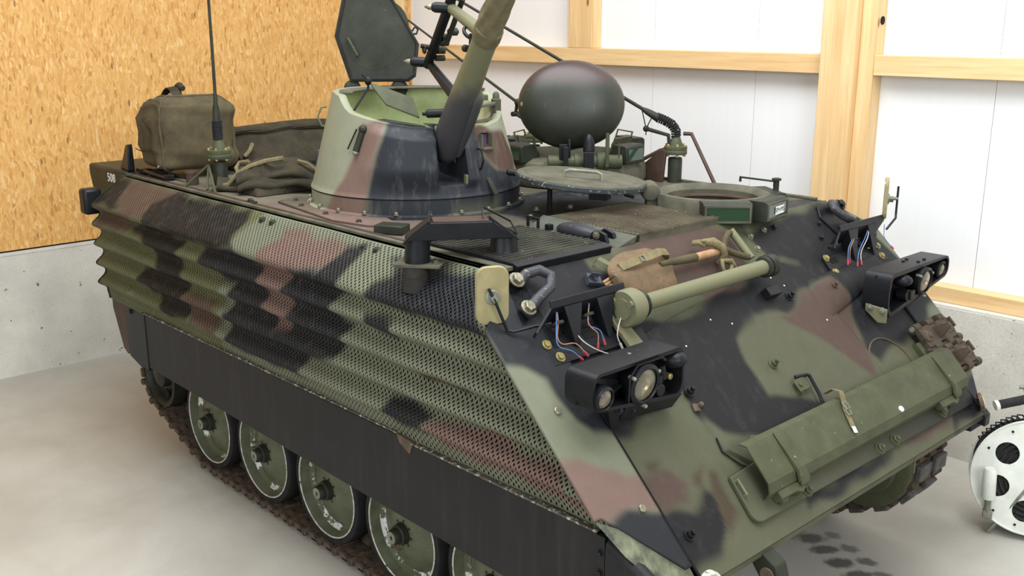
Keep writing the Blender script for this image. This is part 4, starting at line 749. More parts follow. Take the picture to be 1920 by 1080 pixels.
# driver's hatch: collar, periscopes, lid swung back
m = MB(); m.lathe([(.245,1.80), (.245,1.935), (.262,1.955), (.285,1.965), (.30,1.960), (.308,1.94), (.308,1.90), (.318,1.853)], 72, (HX, HY, 0), cap=False); HC = m.build('hatch_collar', M['dusty'], APC)
m = MB(); m.lathe([(.247,1.62), (.247,1.80), (.22,1.80), (.22,1.78)], 48, (HX, HY, 0), cap=False); m.ring((HX, HY, 1.90), .243, .012, (0,0,1), 56, 8); m.build('hatch_sleeve', M['brown'], HC)
m = MB(); m.lathe([(.25,1.60), (.01,1.60)], 40, (HX, HY, 0), cap=False); m.build('hatch_bottom', M['dark'], HC)
for a, gl in ((-42, 1), (8, 2), (58, 1)):
    ca, sa = math.cos(D(a)), math.sin(D(a)); T = Fr((HX+.325*ca, HY+.325*sa, 1.853), (ca,sa,0), (-sa,ca,0), (0,0,1))
    m = MB(); m.T = T; m.prismY([(-.05,.0), (.05,.0), (.05,.095), (.035,.108), (-.05,.108)], -.125, .125); pr = m.build('periscope_housing', M['dark_olive'], HC, bevel=.004)
    m = MB(); m.T = T; m.bx(.049,.056, -.118,.118, .008,.018); m.bx(.049,.056, -.118,.118, .086,.096); m.bx(.049,.056, -.118,-.108, .018,.086); m.bx(.049,.056, .108,.118, .018,.086); m.build('glass_frame', M['dusty'], pr)
    m = MB(); m.T = T; m.bx(.047,.052, -.108,.108, .018,.086); m.build('periscope_glass', M['prism'], pr)
    if gl == 2:
        m = MB(); m.T = T; m.bx(.0545,.0555, -.035,.070, .030,.072); lab(m.build('sticker', M['plate'], pr), 'white sticker reading SM+MS')
        tx = bpy.data.curves.new('sticker_text', 'FONT'); tx.body = 'SM+MS'; tx.size = .036; tx.align_x = 'CENTER'; tx.align_y = 'CENTER'; tx.extrude = .0003
        to = bpy.data.objects.new('sticker_text', tx); COL.objects.link(to); dg = bpy.context.evaluated_depsgraph_get(); me = bpy.data.meshes.new_from_object(to.evaluated_get(dg)); bpy.data.objects.remove(to)
        me.materials.clear(); me.materials.append(M['ink']); to = bpy.data.objects.new('sticker_text', me); COL.objects.link(to); to.parent = pr
        to.matrix_local = Fr(tuple(T @ Vector((.0562, .0175, .051))), (-sa,ca,0), (0,0,1), (ca,sa,0)); lab(to, 'black letters SM+MS')
m = MB(); m.tube([(-.20,.83,1.975), (-.20,.83,2.0), (.02,.83,2.0), (.02,.83,1.975)], .008, 8); m.lathe([(.016,1.94), (.016,2.01), (.026,2.012), (.026,2.022), (.012,2.026)], 14, (.05,.80,0)); m.build('collar_handle', M['dark_olive'], HC)
hd = Vector((-.70,-.714,0)).normalized(); hl = Vector((-.64,-.005,2.035)); tilt = .085
LNh = Vector((-hd.x*-tilt, -hd.y*-tilt, 1)).normalized(); LNh = Vector((-hd.x*tilt*-1, 0, 1)); 
LNh = (Vector((0,0,1))-hd*tilt).normalized(); LXh = (hd+Vector((0,0,tilt))).normalized(); LYh = LNh.cross(LXh)
T = Fr(hl, LXh, LYh, LNh)
m = MB(); m.T = T; m.lathe([(.01,-.035), (.31,-.035), (.345,-.028), (.35,-.005), (.345,.006), (.322,.010), (.300,.006), (.295,.010), (.15,.015), (.01,.016)], 72); HL = m.build('driver_hatch_lid', M['dusty'], APC)
m = MB(); m.T = T; m.lathe([(.347,-.028), (.3525,-.024), (.3525,-.004), (.348,.002)], 72, cap=False); lab(m.build('lid_edge', rough_paint('worn_dark_lid_edge', (62,66,66), (44,47,52), .5, 7, (150,148,132), chip_amt=.58), HL), 'dark worn edge of the lid')
m = MB(); m.T = T; m.tube([(-.10,.14,.012), (-.095,.14,.045), (-.07,.14,.055), (.07,.14,.055), (.095,.14,.045), (.10,.14,.012)], .009, 10)
m.T = T @ Matrix.Rotation(D(115), 4, 'Z') @ Matrix.Translation((0,.03,0)); m.build('lid_grip', M['silver'], HL)
m = MB(); m.T = T; m.lathe([(.018,0), (.018,.05), (.010,.06)], 12, (.34,-.04,-.012), (1,-.15,0)); m.build('lid_catch', M['black'], HL)
m = MB(); c = Vector((HX, HY, 1.965))+hd*.335; m.lathe([(.045,-.07), (.050,-.05), (.050,.05), (.045,.07), (.02,.078)], 22, c, (-hd.y, hd.x, 0)); m.box((c.x+hd.x*.05, c.y+hd.y*.05, 1.98), (.14,.08,.05), math.atan2(hd.y, hd.x)); m.box((c.x-hd.x*.03, c.y-hd.y*.03, 1.91), (.10,.10,.10), math.atan2(hd.y, hd.x)); m.build('hatch_hinge', M['dusty'], APC, bevel=.006)
m = MB(); m.tube([(-.74,-.14,1.855), (-.74,-.14,2.03)], .014, 10); m.build('lid_support', M['black'], APC)
m = MB(); m.tube([(-.45,.10,2.0), (-.43,.12,1.95), (-.40,.15,1.94)], .009, 8); m.build('lid_hook', M['black'], APC)
m = MB(); m.box((-.56,.06,1.96), (.10,.08,.08), .4); m.build('lid_stop', M['black'], APC, bevel=.003)
# engine grilles: frames, long bars and cross wires
def grille(name, x0, x1, y0, y1, z, mat, fm, px_, label):
    m = MB(); m.bx(x0, x1, y0, y0+.018, 1.853, z); m.bx(x0, x1, y1-.018, y1, 1.853, z); m.bx(x0, x0+.02, y0, y1, 1.853, z); m.bx(x1-.014, x1, y0, y1, 1.853, z-.004)
    g = lab(m.build(name, M[fm], APC, bevel=.002), label)
    m = MB(); m.bx(x0+.02, x1-.014, y0+.018, y1-.018, 1.855, 1.858); m.build('grille_well', M['dark'], g)
    m = MB(); y = y0+.018
    while y < y1-.018:
        m.hexa([(x0,y-.0030,z-.012), (x1+.006,y-.0030,z-.012), (x1+.006,y+.0030,z-.012), (x0,y+.0030,z-.012), (x0,y-.002,z), (x1+.006,y-.002,z), (x1+.006,y+.002,z), (x0,y+.002,z)]); y += .0125
    b = m.build('grille_bar', M[mat], g); b['kind'] = 'stuff'
    m = MB(); x = x0+.03
    while x < x1: m.box((x, (y0+y1)/2, z+.001), (.0065, y1-y0-.01, .006)); x += px_
    b = m.build('cross_wire', M[mat], g); b['kind'] = 'stuff'
M['dusty_pale'] = rough_paint('pale_dusty_plate', (86,88,78), (64,66,58), .6, 8, (70,72,66), chip_amt=.64); M['grille'] = rough_paint('grille_bars', (104,100,84), (66,66,60), .6, 5, (180,172,150), chip_amt=.66)
M['grille_b'] = rough_paint('dark_grille_bars', (78,77,66), (44,44,43), .6, 5, (150,146,122), chip_amt=.66)
M['grille_r'] = rough_paint('brown_grille_bars', (104,97,78), (70,58,50), .65, 4, (150,142,122), chip_amt=.64)
grille('exhaust_grille', -.47, .085, -1.20, -.62, 1.884, 'grille_b', 'black', .035, 'black framed grille over the exhaust side of the engine')
grille('radiator_grille', -.50, .10, -.42, .22, 1.896, 'grille_r', 'dusty', .024, 'brown dusty grille in front of the driver lid')
m = MB(); m.hexa([(-.50,-.44,1.855), (.105,-.44,1.855), (.105,-.56,1.853), (-.50,-.54,1.853), (-.50,-.425,1.905), (.105,-.425,1.890), (.105,-.435,1.890), (-.50,-.435,1.905)]); lab(m.build('grille_flank', M['dusty_pale'], APC, bevel=.003), 'pale sloping flank of the radiator grille')
m = MB(); m.ell((-.20,-.50,1.875), (.13,.055,.042), None, 24, 12); m.build('filler_cap_hood', rough_paint('chipped_black_hood', (52,54,60), (38,40,44), .4, 9, (170,104,64), chip_amt=.66), APC)
m = MB()
for x in (-.47,-.40): m.box((x,-.565,1.895), (.012,.012,.05))
m.box((-.435,-.565,1.918), (.085,.014,.010)); m.box((-.33,-.56,1.885), (.03,.03,.03)); m.build('grille_catch', M['black'], APC, bevel=.002)
m = MB(); m.prismY([(-.08,1.853), (.04,1.853), (.02,1.90), (-.03,1.915), (-.06,1.90)], -.555, -.535); m.prismY([(-.08,1.853), (.04,1.853), (.02,1.90), (-.03,1.915), (-.06,1.90)], -.50, -.48); ho = m.build('grille_hinge', M['black'], APC, bevel=.003)
MB().hexbolt((-.03,-.555,1.89), (0,-1,0), .014, .012).build('hinge_bolt', M['bolt'], ho)
m = MB(); m.hexa([(.085,-1.20,1.865), (.085,-.62,1.865), (.115,-.62,1.835), (.115,-1.20,1.835), (.085,-1.20,1.885), (.085,-.62,1.885), (.125,-.62,1.875), (.125,-1.20,1.875)]); m.build('grille_lip', M['black'], APC, bevel=.003)
m = MB(); m.bx(-.55, .10, -1.245, -1.203, 1.853, 1.872); m.build('exhaust_edge_strip', M['dusty'], APC, bevel=.003)
# exhaust stack and hood
m = MB(); m.tube([(-.295,-1.402,1.73), (-.295,-1.402,1.845)], .055, 24); m.ring((-.295,-1.402,1.80), .055, .004, (0,0,1), 28, 6); ex = m.build('exhaust_pipe', M['exhaust'], APC)
m = MB(); m.tube([(-.295,-1.39,1.85), (-.295,-1.385,1.965)], .054, 24); m.build('exhaust_neck', M['black'], ex)
m = MB(); m.box((-.285,-1.385,1.848), (.20,.13,.012), D(38)); m.hexbolt((-.35,-1.41,1.854), (0,0,1), .010,.01); m.hexbolt((-.22,-1.35,1.854), (0,0,1), .010,.01); m.build('exhaust_flange', M['dusty'], ex, bevel=.002)
m = MB(); m.lathe([(.066,0), (.060,.02), (.055,.09)], 24, (-.105,-1.065,1.88)); m.build('exhaust_neck', M['black'], ex)
uh = Vector((.56,.83,0)).normalized(); wh = Vector((-uh.y, uh.x, 0)); ch_ = Vector((-.215,-1.222,0))
def hp(a, w, z): q = ch_+uh*a+wh*w; return (q.x, q.y, z)
m = MB(); m.hexa([hp(-.225,-.085,1.955), hp(.225,-.085,1.955), hp(.225,.085,1.955), hp(-.225,.085,1.955), hp(-.135,-.085,2.028), hp(.135,-.085,2.028), hp(.135,.05,2.028), hp(-.135,.05,2.028)]); hd_ = m.build('exhaust_hood', M['black'], APC, bevel=.003)
m = MB(); m.hexa([hp(-.115,-.070,2.0285), hp(.12,-.070,2.0285), hp(.12,.045,2.0285), hp(-.115,.045,2.0285), hp(-.115,-.070,2.031), hp(.12,-.070,2.031), hp(.12,.045,2.031), hp(-.115,.045,2.031)]); m.build('hood_top_plate', M['brown'], hd_)
m = MB(); m.tube([hp(-.245,-.095,1.945), hp(-.225,-.095,1.97), hp(-.14,-.095,2.035), hp(-.12,.04,2.055)], .0065, 8); m.build('hood_tie_rod', M['black'], hd_)
m = MB(); m.tube([hp(.24,-.095,1.95), hp(.14,-.095,2.032), hp(.13,.0,2.034)], .005, 8); m.tube([hp(.10,-.03,2.03), hp(.10,.02,2.075), hp(.23,.06,2.0), hp(.24,-.06,1.97), hp(.12,-.06,2.03)], .004, 8); m.build('hood_tie_rod', M['black'], hd_)
m = MB(); m.box((-.55,-1.13,1.895), (.09,.07,.075), .5); m.ell((-.50,-1.12,1.90), (.05,.04,.035)); m.build('cable_bundle', M['black'], APC, bevel=.01)
m = MB(); m.box((-.52,-1.215,1.862), (.12,.05,.016), .2); m.hexbolt((-.55,-1.22,1.870), (0,0,1), .011,.01); m.hexbolt((-.48,-1.21,1.870), (0,0,1), .011,.01); m.build('roof_lug', M['dusty'], APC, bevel=.003)
m = MB(); m.box((-2.05,-1.19,1.862), (.07,.05,.018)); m.ell((-2.05,-1.19,1.875), (.025,.015,.012)); m.build('roof_lug', M['dark_olive'], APC, bevel=.003)

# ---------------------------------------------------------------- fittings on the sloped front
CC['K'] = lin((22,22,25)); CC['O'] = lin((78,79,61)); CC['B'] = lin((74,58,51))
# raised access plate
m = MB(); pl_ = [(-.735,.43), (-.2,.365), (.46,.285), (.58,.40), (.60,.52), (.66,.80), (.66,1.16), (-.54,1.16), (-.62,1.10), (-.70,1.02), (-.715,.90), (-.70,.72)]
def inside(x, y, P=pl_):
    c = False; n = len(P)
    for i in range(n):
        a, b = P[i], P[(i+1) % n]
        if (a[1] >= y) != (b[1] >= y) and x < (b[0]-a[0])*(y-a[1])/(b[1]-a[1])+a[0]: c = not c
    return c
# dense rows between the left and right outline give a paintable plate with clean edges
def xr(d):
    xs_ = []
    n = len(pl_)
    for i in range(n):
        a, b = pl_[i], pl_[(i+1) % n]
        if (a[1] > d) != (b[1] > d): xs_.append(a[0]+(d-a[1])*(b[0]-a[0])/(b[1]-a[1]))
    return min(xs_), max(xs_)
def plf(u, v):
    d = .286+(1.158-.286)*v; a, b = xr(d); e = min(u, 1-u, v, 1-v); return gp(a+(b-a)*u, d, .020 if e > 1e-6 else .004)
m.grid(plf, 90, 70); camo_paint(m.build('access_plate', M['camo'], APC, ang=50), fuv, CAMO_FRONT)
# raised cone over the left final drive shaft
m = MB()
def cone(u, v):
    y = .50+.84*v; a = PI*u; r = .135*(1-.45*v)*(1-.0*v); hgt = (.040-.014*v)*math.sin(a)**.8*sm(0,.10,v)*(1-sm(.92,1,v)); return gp(y, .55-.10*v-math.cos(a)*r*-1*.9, .004+hgt)
m.grid(cone, 28, 40); camo_paint(m.build('shaft_bulge', M['camo'], APC, ang=60), fuv, CAMO_FRONT)
m = MB(); m.tube([gp(.79+.17*math.cos(a), 1.00-.16*math.sin(a), .008) for a in np.linspace(-.5, PI+.5, 26)], .005, 6); lab(m.build('oval_cover_seam', M['canvas'], APC), 'worn rim of an oval cover in the plate')
m = MB(); m.tube([gp(-.70,.96,.012), gp(-.715,1.02,.012), gp(-.66,1.10,.012), gp(-.56,1.17,.012)], .004, 6); lab(m.build('plate_seam', M['dark'], APC), 'dark seam round the access plate')
for nm, mat, r, h, L in (('plate_bolt', 'black', .017, .020, [(.337,.437,.02), (-.70,.62,.02), (-1.131,.976,.006)]),
                         ('plate_bolt', 'olive', .017, .022, [(-.097,.637,.02), (.35,.825,.02), (-.513,.829,.02)]),
                         ('plate_bolt', 'brown', .017, .020, [(.71,.455,.03)]),
                         ('wing_bolt', 'bolt', .017, .014, [(-1.404,.538,.014), (-1.284,.861,.014)]),
                         ('plate_stud', 'bolt', .012, .014, [(.384,.174,.006), (.371,.227,.006), (.525,.160,.006)]),
                         ('plate_stud', 'black', .012, .014, [(.62,.16,.006), (1.02,.19,.006), (.95,.25,.006)])):
    p = None
    for y, x, h0 in L:
        P = gp(y, gx(x), h0)
        if p is None:
            p = MB().hexbolt((0,0,0), (0,0,1), r, h).lathe([(r*.6,h*.9), (r*.6,h*1.9), (r*.45,h*2.0)], 10).build(nm, M[mat], APC) if 'bolt' in nm and mat != 'bolt' else MB().hexbolt((0,0,0), (0,0,1), r, h).build(nm, M[mat], APC)
            p.matrix_local = Matrix.Translation(P) @ GN.to_track_quat('Z', 'Y').to_matrix().to_4x4()
        else: place_bolt(p, P, GN, None, 1, random.random()*3)
m = MB()
for y, d in ((-.692,.812), (-.30,.47), (-.18,.52), (.36,.42), (.30,.36), (.5,.66), (-.55,.55)): m.lathe([(.005,0), (.004,.002), (.001,.003)], 5, gp(y, d, .0205), GN)
lab(m.build('paint_chips', M['plate'], APC), 'small white chips in the paint of the access plate')
m = MB(); c = gp(-.705, .82, .012); m.T = GF; m.box((-.70,.815,.014), (.05,.035,.012), .3); m.lathe([(.014,.0), (.010,.02)], 8, (-.685,.81,.018)); m.build('chipped_lug', M['rust'], APC, bevel=.003)
# torsion tube with end caps
ta, tb_ = Vector((.409,-.80,1.690)), Vector((.400,.21,1.695)); tdir = (tb_-ta).normalized()
m = MB(); m.tube([ta, tb_], .036, 24); TT = m.build('torsion_tube', M['pale_olive'], APC)
m = MB(); m.lathe([(.074,-.075), (.080,-.06), (.080,-.01), (.070,.0), (.070,.012), (.045,.02)], 32, ta, tdir); m.lathe([(.045,-.082), (.045,-.074)], 24, ta, tdir)
for a in (.6, 2.6, 4.4): m.lathe([(.014,-.088), (.014,-.07)], 8, ta+Vector((math.cos(a)*.055, 0, math.sin(a)*.055)), tdir)
m.build('tube_cap', M['pale_olive'], TT, ang=40)
m = MB(); m.ring(ta+tdir*.035, .052, .012, tdir, 28, 8); m.build('cap_seal', M['black'], TT)
m = MB(); m.T = GF; m.prism([(-.90,.33), (-.84,.30), (-.80,.52), (-.85,.56), (-.89,.52)], .03, .05); m.lathe([(.013,.05), (.013,.062)], 8, (-.865,.355,0)); m.lathe([(.013,.05), (.013,.062)], 8, (-.845,.52,0)); m.build('tube_bracket', M['pale_olive'], TT, bevel=.003)
m = MB(); m.ring(tb_-tdir*.03, .040, .014, tdir, 28, 8); m.lathe([(.050,-.01), (.056,.0), (.056,.03), (.040,.04)], 28, tb_, tdir); m.build('tube_clamp', M['dark_olive'], TT)
m = MB(); m.T = GF; m.box((.20,.44,.03), (.10,.05,.07)); m.build('tube_foot', M['black'], TT, bevel=.004)
m = MB(); m.T = GF; m.box((-.80,.46,.02), (.08,.10,.05)); m.build('tube_foot', M['black'], TT, bevel=.004)
# launcher brackets left and right, hanging loops and loose wires
def bracket(s, ya, yb, r0, r1):                     # r0..r1: straight part of the rail, its tapering end beyond r1
    sy = lambda y: s*y
    m = MB(); m.T = GF; m.prism([(sy(ya),.335), (sy(yb),.335), (sy(yb+.02),.455), (sy(ya-.01),.455)], .006, .022); br = m.build('launcher_base', M['black'], APC, bevel=.003)
    m = MB(); m.T = GF; e_ = r1+(r1-r0)/abs(r1-r0)*.12
    m.loft([[(y, d, h) for d, h in ((.275,.03), (.288,.03), (.262,.125), (.235,.140), (.228,.132), (.250,.122))] for y in (r0, r1)])
    m.loft([[(r1, d, h) for d, h in ((.272,.07), (.284,.07), (.262,.125), (.250,.125))], [(e_, d, h) for d, h in ((.330,.075), (.342,.075), (.340,.105), (.328,.105))]])
    m.build('launcher_rail', M['black'], br, bevel=.002)
    for t in (.28, .72):
        y = r0+(r1-r0)*t; m = MB(); m.T = GF; m.loft([[(y-.035, .295, .02), (y+.035, .295, .02), (y+.010, .41, .022), (y-.010, .41, .022)], [(y-.055, .250, .120), (y+.055, .250, .120), (y+.05, .268, .120), (y-.05, .268, .120)]]); m.build('launcher_gusset', M['black'], br, bevel=.002)
    for t in (.13, .5, .87):
        m = MB(); m.T = GF; y = sy(ya+(yb-ya)*t); m.prism([(y-.035,.35), (y+.035,.35), (y+.03,.385), (y-.03,.385)], .0225, .024); m.build('base_slot', M['dark'], br)
        m = MB(); m.T = GF; m.lathe([(.030,0), (.030,.012), (.022,.014)], 18, (y, .30, .07), (0,1,-.2)); m.build('rail_socket', M['dark_olive'], br)
    for y, d in ((ya+.02,.345), (ya+.015,.435), (yb-.03,.425), (yb+.0,.36)):
        MB().hexbolt(gp(sy(y), d, .022), GN, .015, .013).build('base_bolt', M['brass'], br)
    return br
BR = bracket(-1, .80, 1.275, -.815, -1.25)
BL = bracket(1, .82, 1.38, 1.43, .95)
def loop(s):
    P = [gp(s*1.243,.075,.03), gp(s*1.20,.055,.055), gp(s*1.145,.06,.075), gp(s*1.115,.10,.085), gp(s*1.15,.15,.08), gp(s*1.23,.18,.065), gp(s*1.30,.215,.03)]
    m = MB(); m.tube(P, [.026,.024,.022,.022,.023,.024,.026], 12); lp_ = m.build('lifting_loop', rough_paint('chipped_black_loop', (62,64,68), (50,50,54), .45, 7, (150,120,96), chip_amt=.63), APC, ang=60)
    m = MB(); m.T = GF; m.prism([(s*1.29,.03), (s*1.10,.03), (s*1.06,.10), (s*1.12,.26), (s*1.34,.26)], .004, .02); m.build('loop_base', M['black'], lp_, bevel=.004)
    for y, d in ((1.262,.07), (1.285,.20)): MB().hexbolt(gp(s*y, d, .05), GN, .024, .022).build('loop_bolt', M['bolt'] if s < 0 else M['black'], lp_)
loop(-1); loop(1)
def wire(pts, col, tip, par, s=1):
    P = [gp(*p) for p in pts]; Q = []
    for i in range(len(P)-1):
        p0, p1, p2, p3 = P[max(i-1,0)], P[i], P[i+1], P[min(i+2,len(P)-1)]
        for t in np.linspace(0, 1, 6)[:-1 if i < len(P)-2 else None]:
            Q.append(.5*((2*p1)+(p2-p0)*t+(2*p0-5*p1+4*p2-p3)*t*t+(3*p1-p0-3*p2+p3)*t**3))
    m = MB(); m.tube(Q, .0024, 6); w_ = m.build('loose_wire', M['wire_'+col], par)
    m = MB(); m.tube([Q[-2], Q[-1], Q[-1]+(Q[-1]-Q[-2]).normalized()*.018], .0055, 6); m.build('wire_terminal', M['wire_'+tip], w_)
wire([(-1.214,.27,.10), (-1.235,.31,.09), (-1.262,.37,.07), (-1.255,.40,.06), (-1.20,.425,.05), (-1.165,.455,.035)], 'blue', 'red', BR)
wire([(-1.210,.27,.10), (-1.225,.31,.09), (-1.250,.36,.07), (-1.235,.39,.06), (-1.16,.40,.05), (-1.125,.445,.035)], 'orange', 'red', BR)
wire([(-1.025,.27,.10), (-1.05,.32,.08), (-1.06,.35,.07), (-1.01,.38,.06), (-1.00,.42,.04)], 'blue', 'red', BR)
wire([(-1.023,.27,.10), (-1.06,.33,.08), (-1.055,.36,.07), (-1.03,.39,.06), (-1.035,.425,.035)], 'orange', 'red', BR)
wire([(-.83,.28,.10), (-.85,.33,.09), (-.90,.38,.07), (-.925,.42,.05), (-.915,.455,.03)], 'white', 'white', BR)
wire([(-.832,.28,.10), (-.87,.35,.08), (-.91,.40,.06), (-.88,.43,.045), (-.86,.455,.03)], 'orange', 'red', BR)
wire([(-1.13,.33,.05), (-1.11,.40,.045), (-1.04,.46,.035), (-.95,.50,.03), (-.86,.52,.03)], 'white', 'yellow', BR)
wire([(1.118,.27,.10), (1.06,.31,.09), (.99,.35,.08), (.955,.41,.05)], 'blue', 'red', BL)
wire([(1.122,.27,.10), (1.08,.31,.09), (1.01,.35,.08), (1.00,.40,.04)], 'orange', 'red', BL)
wire([(1.271,.27,.10), (1.21,.31,.09), (1.08,.38,.07), (1.05,.43,.04)], 'blue', 'red', BL)
wire([(1.275,.27,.10), (1.22,.32,.09), (1.12,.38,.06), (1.09,.43,.04)], 'white', 'red', BL)
wire([(1.445,.28,.10), (1.42,.31,.09), (1.375,.345,.09), (1.39,.38,.08), (1.395,.41,.08)], 'blue', 'red', BL)
wire([(1.26,.36,.03), (1.32,.37,.03), (1.40,.36,.02)], 'white', 'yellow', BL)
# wing mirrors
def mirror(c, nrm, arm, s, label, w=.066, hgt=.115):
    nrm = Vector(nrm).normalized(); X = Vector((0,0,1)).cross(nrm).normalized(); T = Fr(c, X, (0,0,1), nrm); rr = .042
    o_ = []
    for cx, cz, a0 in ((w-rr, hgt-rr, 0), (-w+rr, hgt-rr, 90), (-w+rr, -hgt+rr, 180), (w-rr, -hgt+rr, 270)):
        o_ += [(cx+rr*math.cos(D(a0+a)), cz+rr*math.sin(D(a0+a))) for a in range(0, 91, 15)]
    m = MB(); m.T = T; m.loft([[(x*.96, y*.97, -.012) for x, y in o_], [(x, y, -.008) for x, y in o_], [(x, y, .004) for x, y in o_], [(x*.95, y*.97, .009) for x, y in o_]]); mo = lab(m.build('wing_mirror', M['mirror_back'], APC), label)
    m = MB(); m.T = T; m.loft([[(x*.9, y*.94, -.0125) for x, y in o_], [(x*.9, y*.94, -.0135) for x, y in o_]]); m.build('mirror_glass', M['chrome'], mo)
    m = MB(); m.T = T; m.lathe([(.030,.006), (.030,.014), (.026,.018)], 24, (0,-.005,0)); m.box((0,-.005,.028), (.022,.026,.024), .6); m.build('mirror_mount', M['silver'], mo)
    m = MB(); m.tube(arm, .0065, 8); m.build('mirror_arm', M['black'], mo)
c = Vector((.248,-1.455,1.825)); nn = Vector((.9,-.44,0)).normalized()
mirror(c, nn, [c+nn*.03+Vector((-.01,-.02,.035)), c+nn*.035+Vector((0,0,-.01)), (.300,-1.425,1.690), (.312,-1.405,1.683), (.345,-1.32,1.695), gp(-1.27,.31,.10)], -1, 'pale olive back of the wing mirror on the right')
c = Vector((.345,1.475,1.873)); nn = Vector((.9,.47,0)).normalized()
mirror(c, nn, [c+nn*.06+Vector((0,0,.07)), c+nn*.06+Vector((0,0,-.09)), (.405,1.49,1.765), gp(1.43,.31,.10)], 1, 'wing mirror seen edge-on on the left')
MB().tube([c+nn*.01, c+nn*.065], .010, 8).build('mirror_stub', M['silver'], APC)
# headlamp guards
def rrect(y0, y1, z0, z1, r, za=None):
    za = z0 if za is None else za; P = []
    for cy, cz, a0 in ((y1-r, z1-r, 0), (y0+r, z1-r, 90), (y0+r, z0+r, 180), (y1-r, za+r, 270)):
        P += [(cy+r*math.cos(D(a0+a)), cz+r*math.sin(D(a0+a))) for a in range(0, 91, 18)]
    return P
def lamp_unit(par, x, y, z, r, big=True):
    a = Vector((1, -.02, -.10)).normalized(); o = Vector((x, y, z))
    m = MB(); m.lathe([(r*.5,-.11), (r*.95,-.06), (r*1.28,-.02), (r*1.35,.0), (r*1.35,.022), (r*1.12,.03), (r*1.02,.024)], 32, o, a, False); hl_ = m.build('headlamp', M['black'], par, ang=40)
    m = MB(); m.lathe([(.008,-.035), (r*.55,-.028), (r*.98,.014)], 32, o, a, False); m.build('reflector', M['chrome'], hl_)
    m = MB(); m.lathe([(r*1.03,.018), (r*.7,.028), (.001,.032)], 32, o, a, False); m.lathe([(r*1.03,.015), (.001,.02)], 32, o, a, False); m.build('lens', M['lens'], hl_)
    MB().ell(o+a*-.012, (.012,.012,.014)).build('bulb', M['bulb'], hl_)
    if big:
        for k in range(3): q = k*2.1+.5; MB().lathe([(.008,.0), (.008,.03), (.004,.034)], 8, o+Vector((0, math.cos(q)*r*1.35, math.sin(q)*r*1.35)), a).build('rim_screw', M['silver'], hl_)
    return hl_
def guard(s, y0, y1, ys, z1, zm, ze, xf, xb, label):
    # main cage y0..y1, side extension to ys
    m = MB(); th = .012
    lo, hi = (min(y0, ys), max(y1, ys))
    out = rrect(lo, hi, zm, z1, .045, zm); inn = rrect(lo+th, hi-th, zm+th, z1-th, .036, zm+th); n = len(out)
    def slope(y, z): 
        k = (z1-z)/(z1-zm); return z-(k*(zm-ze)*min(1, max(0, (y-lo)/(hi-lo))) if s < 0 else k*(zm-ze)*min(1, max(0, (hi-y)/(hi-lo))))
    A = [(xf, y, slope(y, z)) for y, z in out]; B_ = [(xf, y, slope(y, z)) for y, z in inn]; A2 = [(xb, y, slope(y, z)) for y, z in out]; B2 = [(xb, y, slope(y, z)) for y, z in inn]
    m.strip(A, B_, True); m.strip(A, A2, True); m.strip(B_, B2, True); m.strip(A2, B2, True)
    g = lab(m.build('headlamp_guard', M['black'], APC, ang=40, merge=True), label)
    return g, slope
g, sl_ = guard(-1, -1.40, -.86, -1.40, 1.606, 1.462, 1.392, .725, .585, 'black headlamp guard on the right of the front')
m = MB(); m.add([(.640,-1.395,1.47), (.640,-.87,1.40), (.640,-.87,1.59), (.640,-1.395,1.59), (.632,-1.395,1.47), (.632,-.87,1.40), (.632,-.87,1.59), (.632,-1.395,1.59)], [(0,1,2,3), (7,6,5,4), (0,4,5,1), (1,5,6,2), (2,6,7,3), (3,7,4,0)]); m.box((.665,-1.13,1.455), (.07,.02,.13)); m.build('guard_back', M['black'], g)
m = MB(); m.hexa([(.66,-1.20,1.455), (.66,-.865,1.41), (.725,-.865,1.405), (.725,-1.20,1.45), (.655,-1.18,1.36), (.655,-.85,1.33), (.665,-.85,1.325), (.665,-1.18,1.355)]); m.build('guard_apron', M['black'], g, bevel=.003)
m = MB(); m.hexa([(.69,-1.29,1.46), (.69,-1.18,1.45), (.70,-1.18,1.45), (.70,-1.29,1.46), (.64,-1.205,1.325), (.64,-1.165,1.325), (.65,-1.165,1.320), (.65,-1.205,1.320)]); m.hexbolt((.697,-1.215,1.42), (1,0,.2), .012, .010); m.build('guard_foot', M['black'], g, bevel=.002)
m = MB(); m.loft([[(.715,-1.205,1.46), (.725,-1.20,1.55), (.725,-1.16,1.585), (.725,-1.02,1.585), (.725,-1.0,1.57)], [(.735,-1.205,1.46), (.737,-1.20,1.555), (.737,-1.16,1.592), (.737,-1.02,1.592), (.737,-1.0,1.575)], [(.735,-1.212,1.455), (.737,-1.212,1.56), (.737,-1.165,1.600), (.737,-1.015,1.600), (.737,-.99,1.578)]], False, False); m.build('lamp_surround', M['black'], g)
lamp_unit(g, .715, -1.115, 1.508, .062)
lamp_unit(g, .715, -1.345, 1.510, .036, False)
m = MB(); m.box((.67,-1.27,1.50), (.05,.14,.006), 0, .1, .25); m.box((.665,-1.27,1.525), (.006,.15,.05), 0, 0, -.3); m.build('side_lamp_tray', M['black'], g)
m = MB(); m.ell((.70,-.90,1.553), (.055,.052,.036)); m.lathe([(.018,-.06), (.018,.0)], 10, (.69,-.965,1.54), (0,-.2,1)); m.build('blackout_lamp_hood', M['black'], g)
m = MB(); m.box((.69,-1.005,1.48), (.05,.05,.05)); m.lathe([(.026,-.03), (.026,.035)], 14, (.69,-1.0,1.45), (1,0,0)); m.build('marker_lamp', M['black'], g, bevel=.005)
MB().lathe([(.014,0), (.014,.03), (.009,.034)], 8, (.66,-.90,1.475), (1,0,0)).build('guard_stud', M['brass'], g)
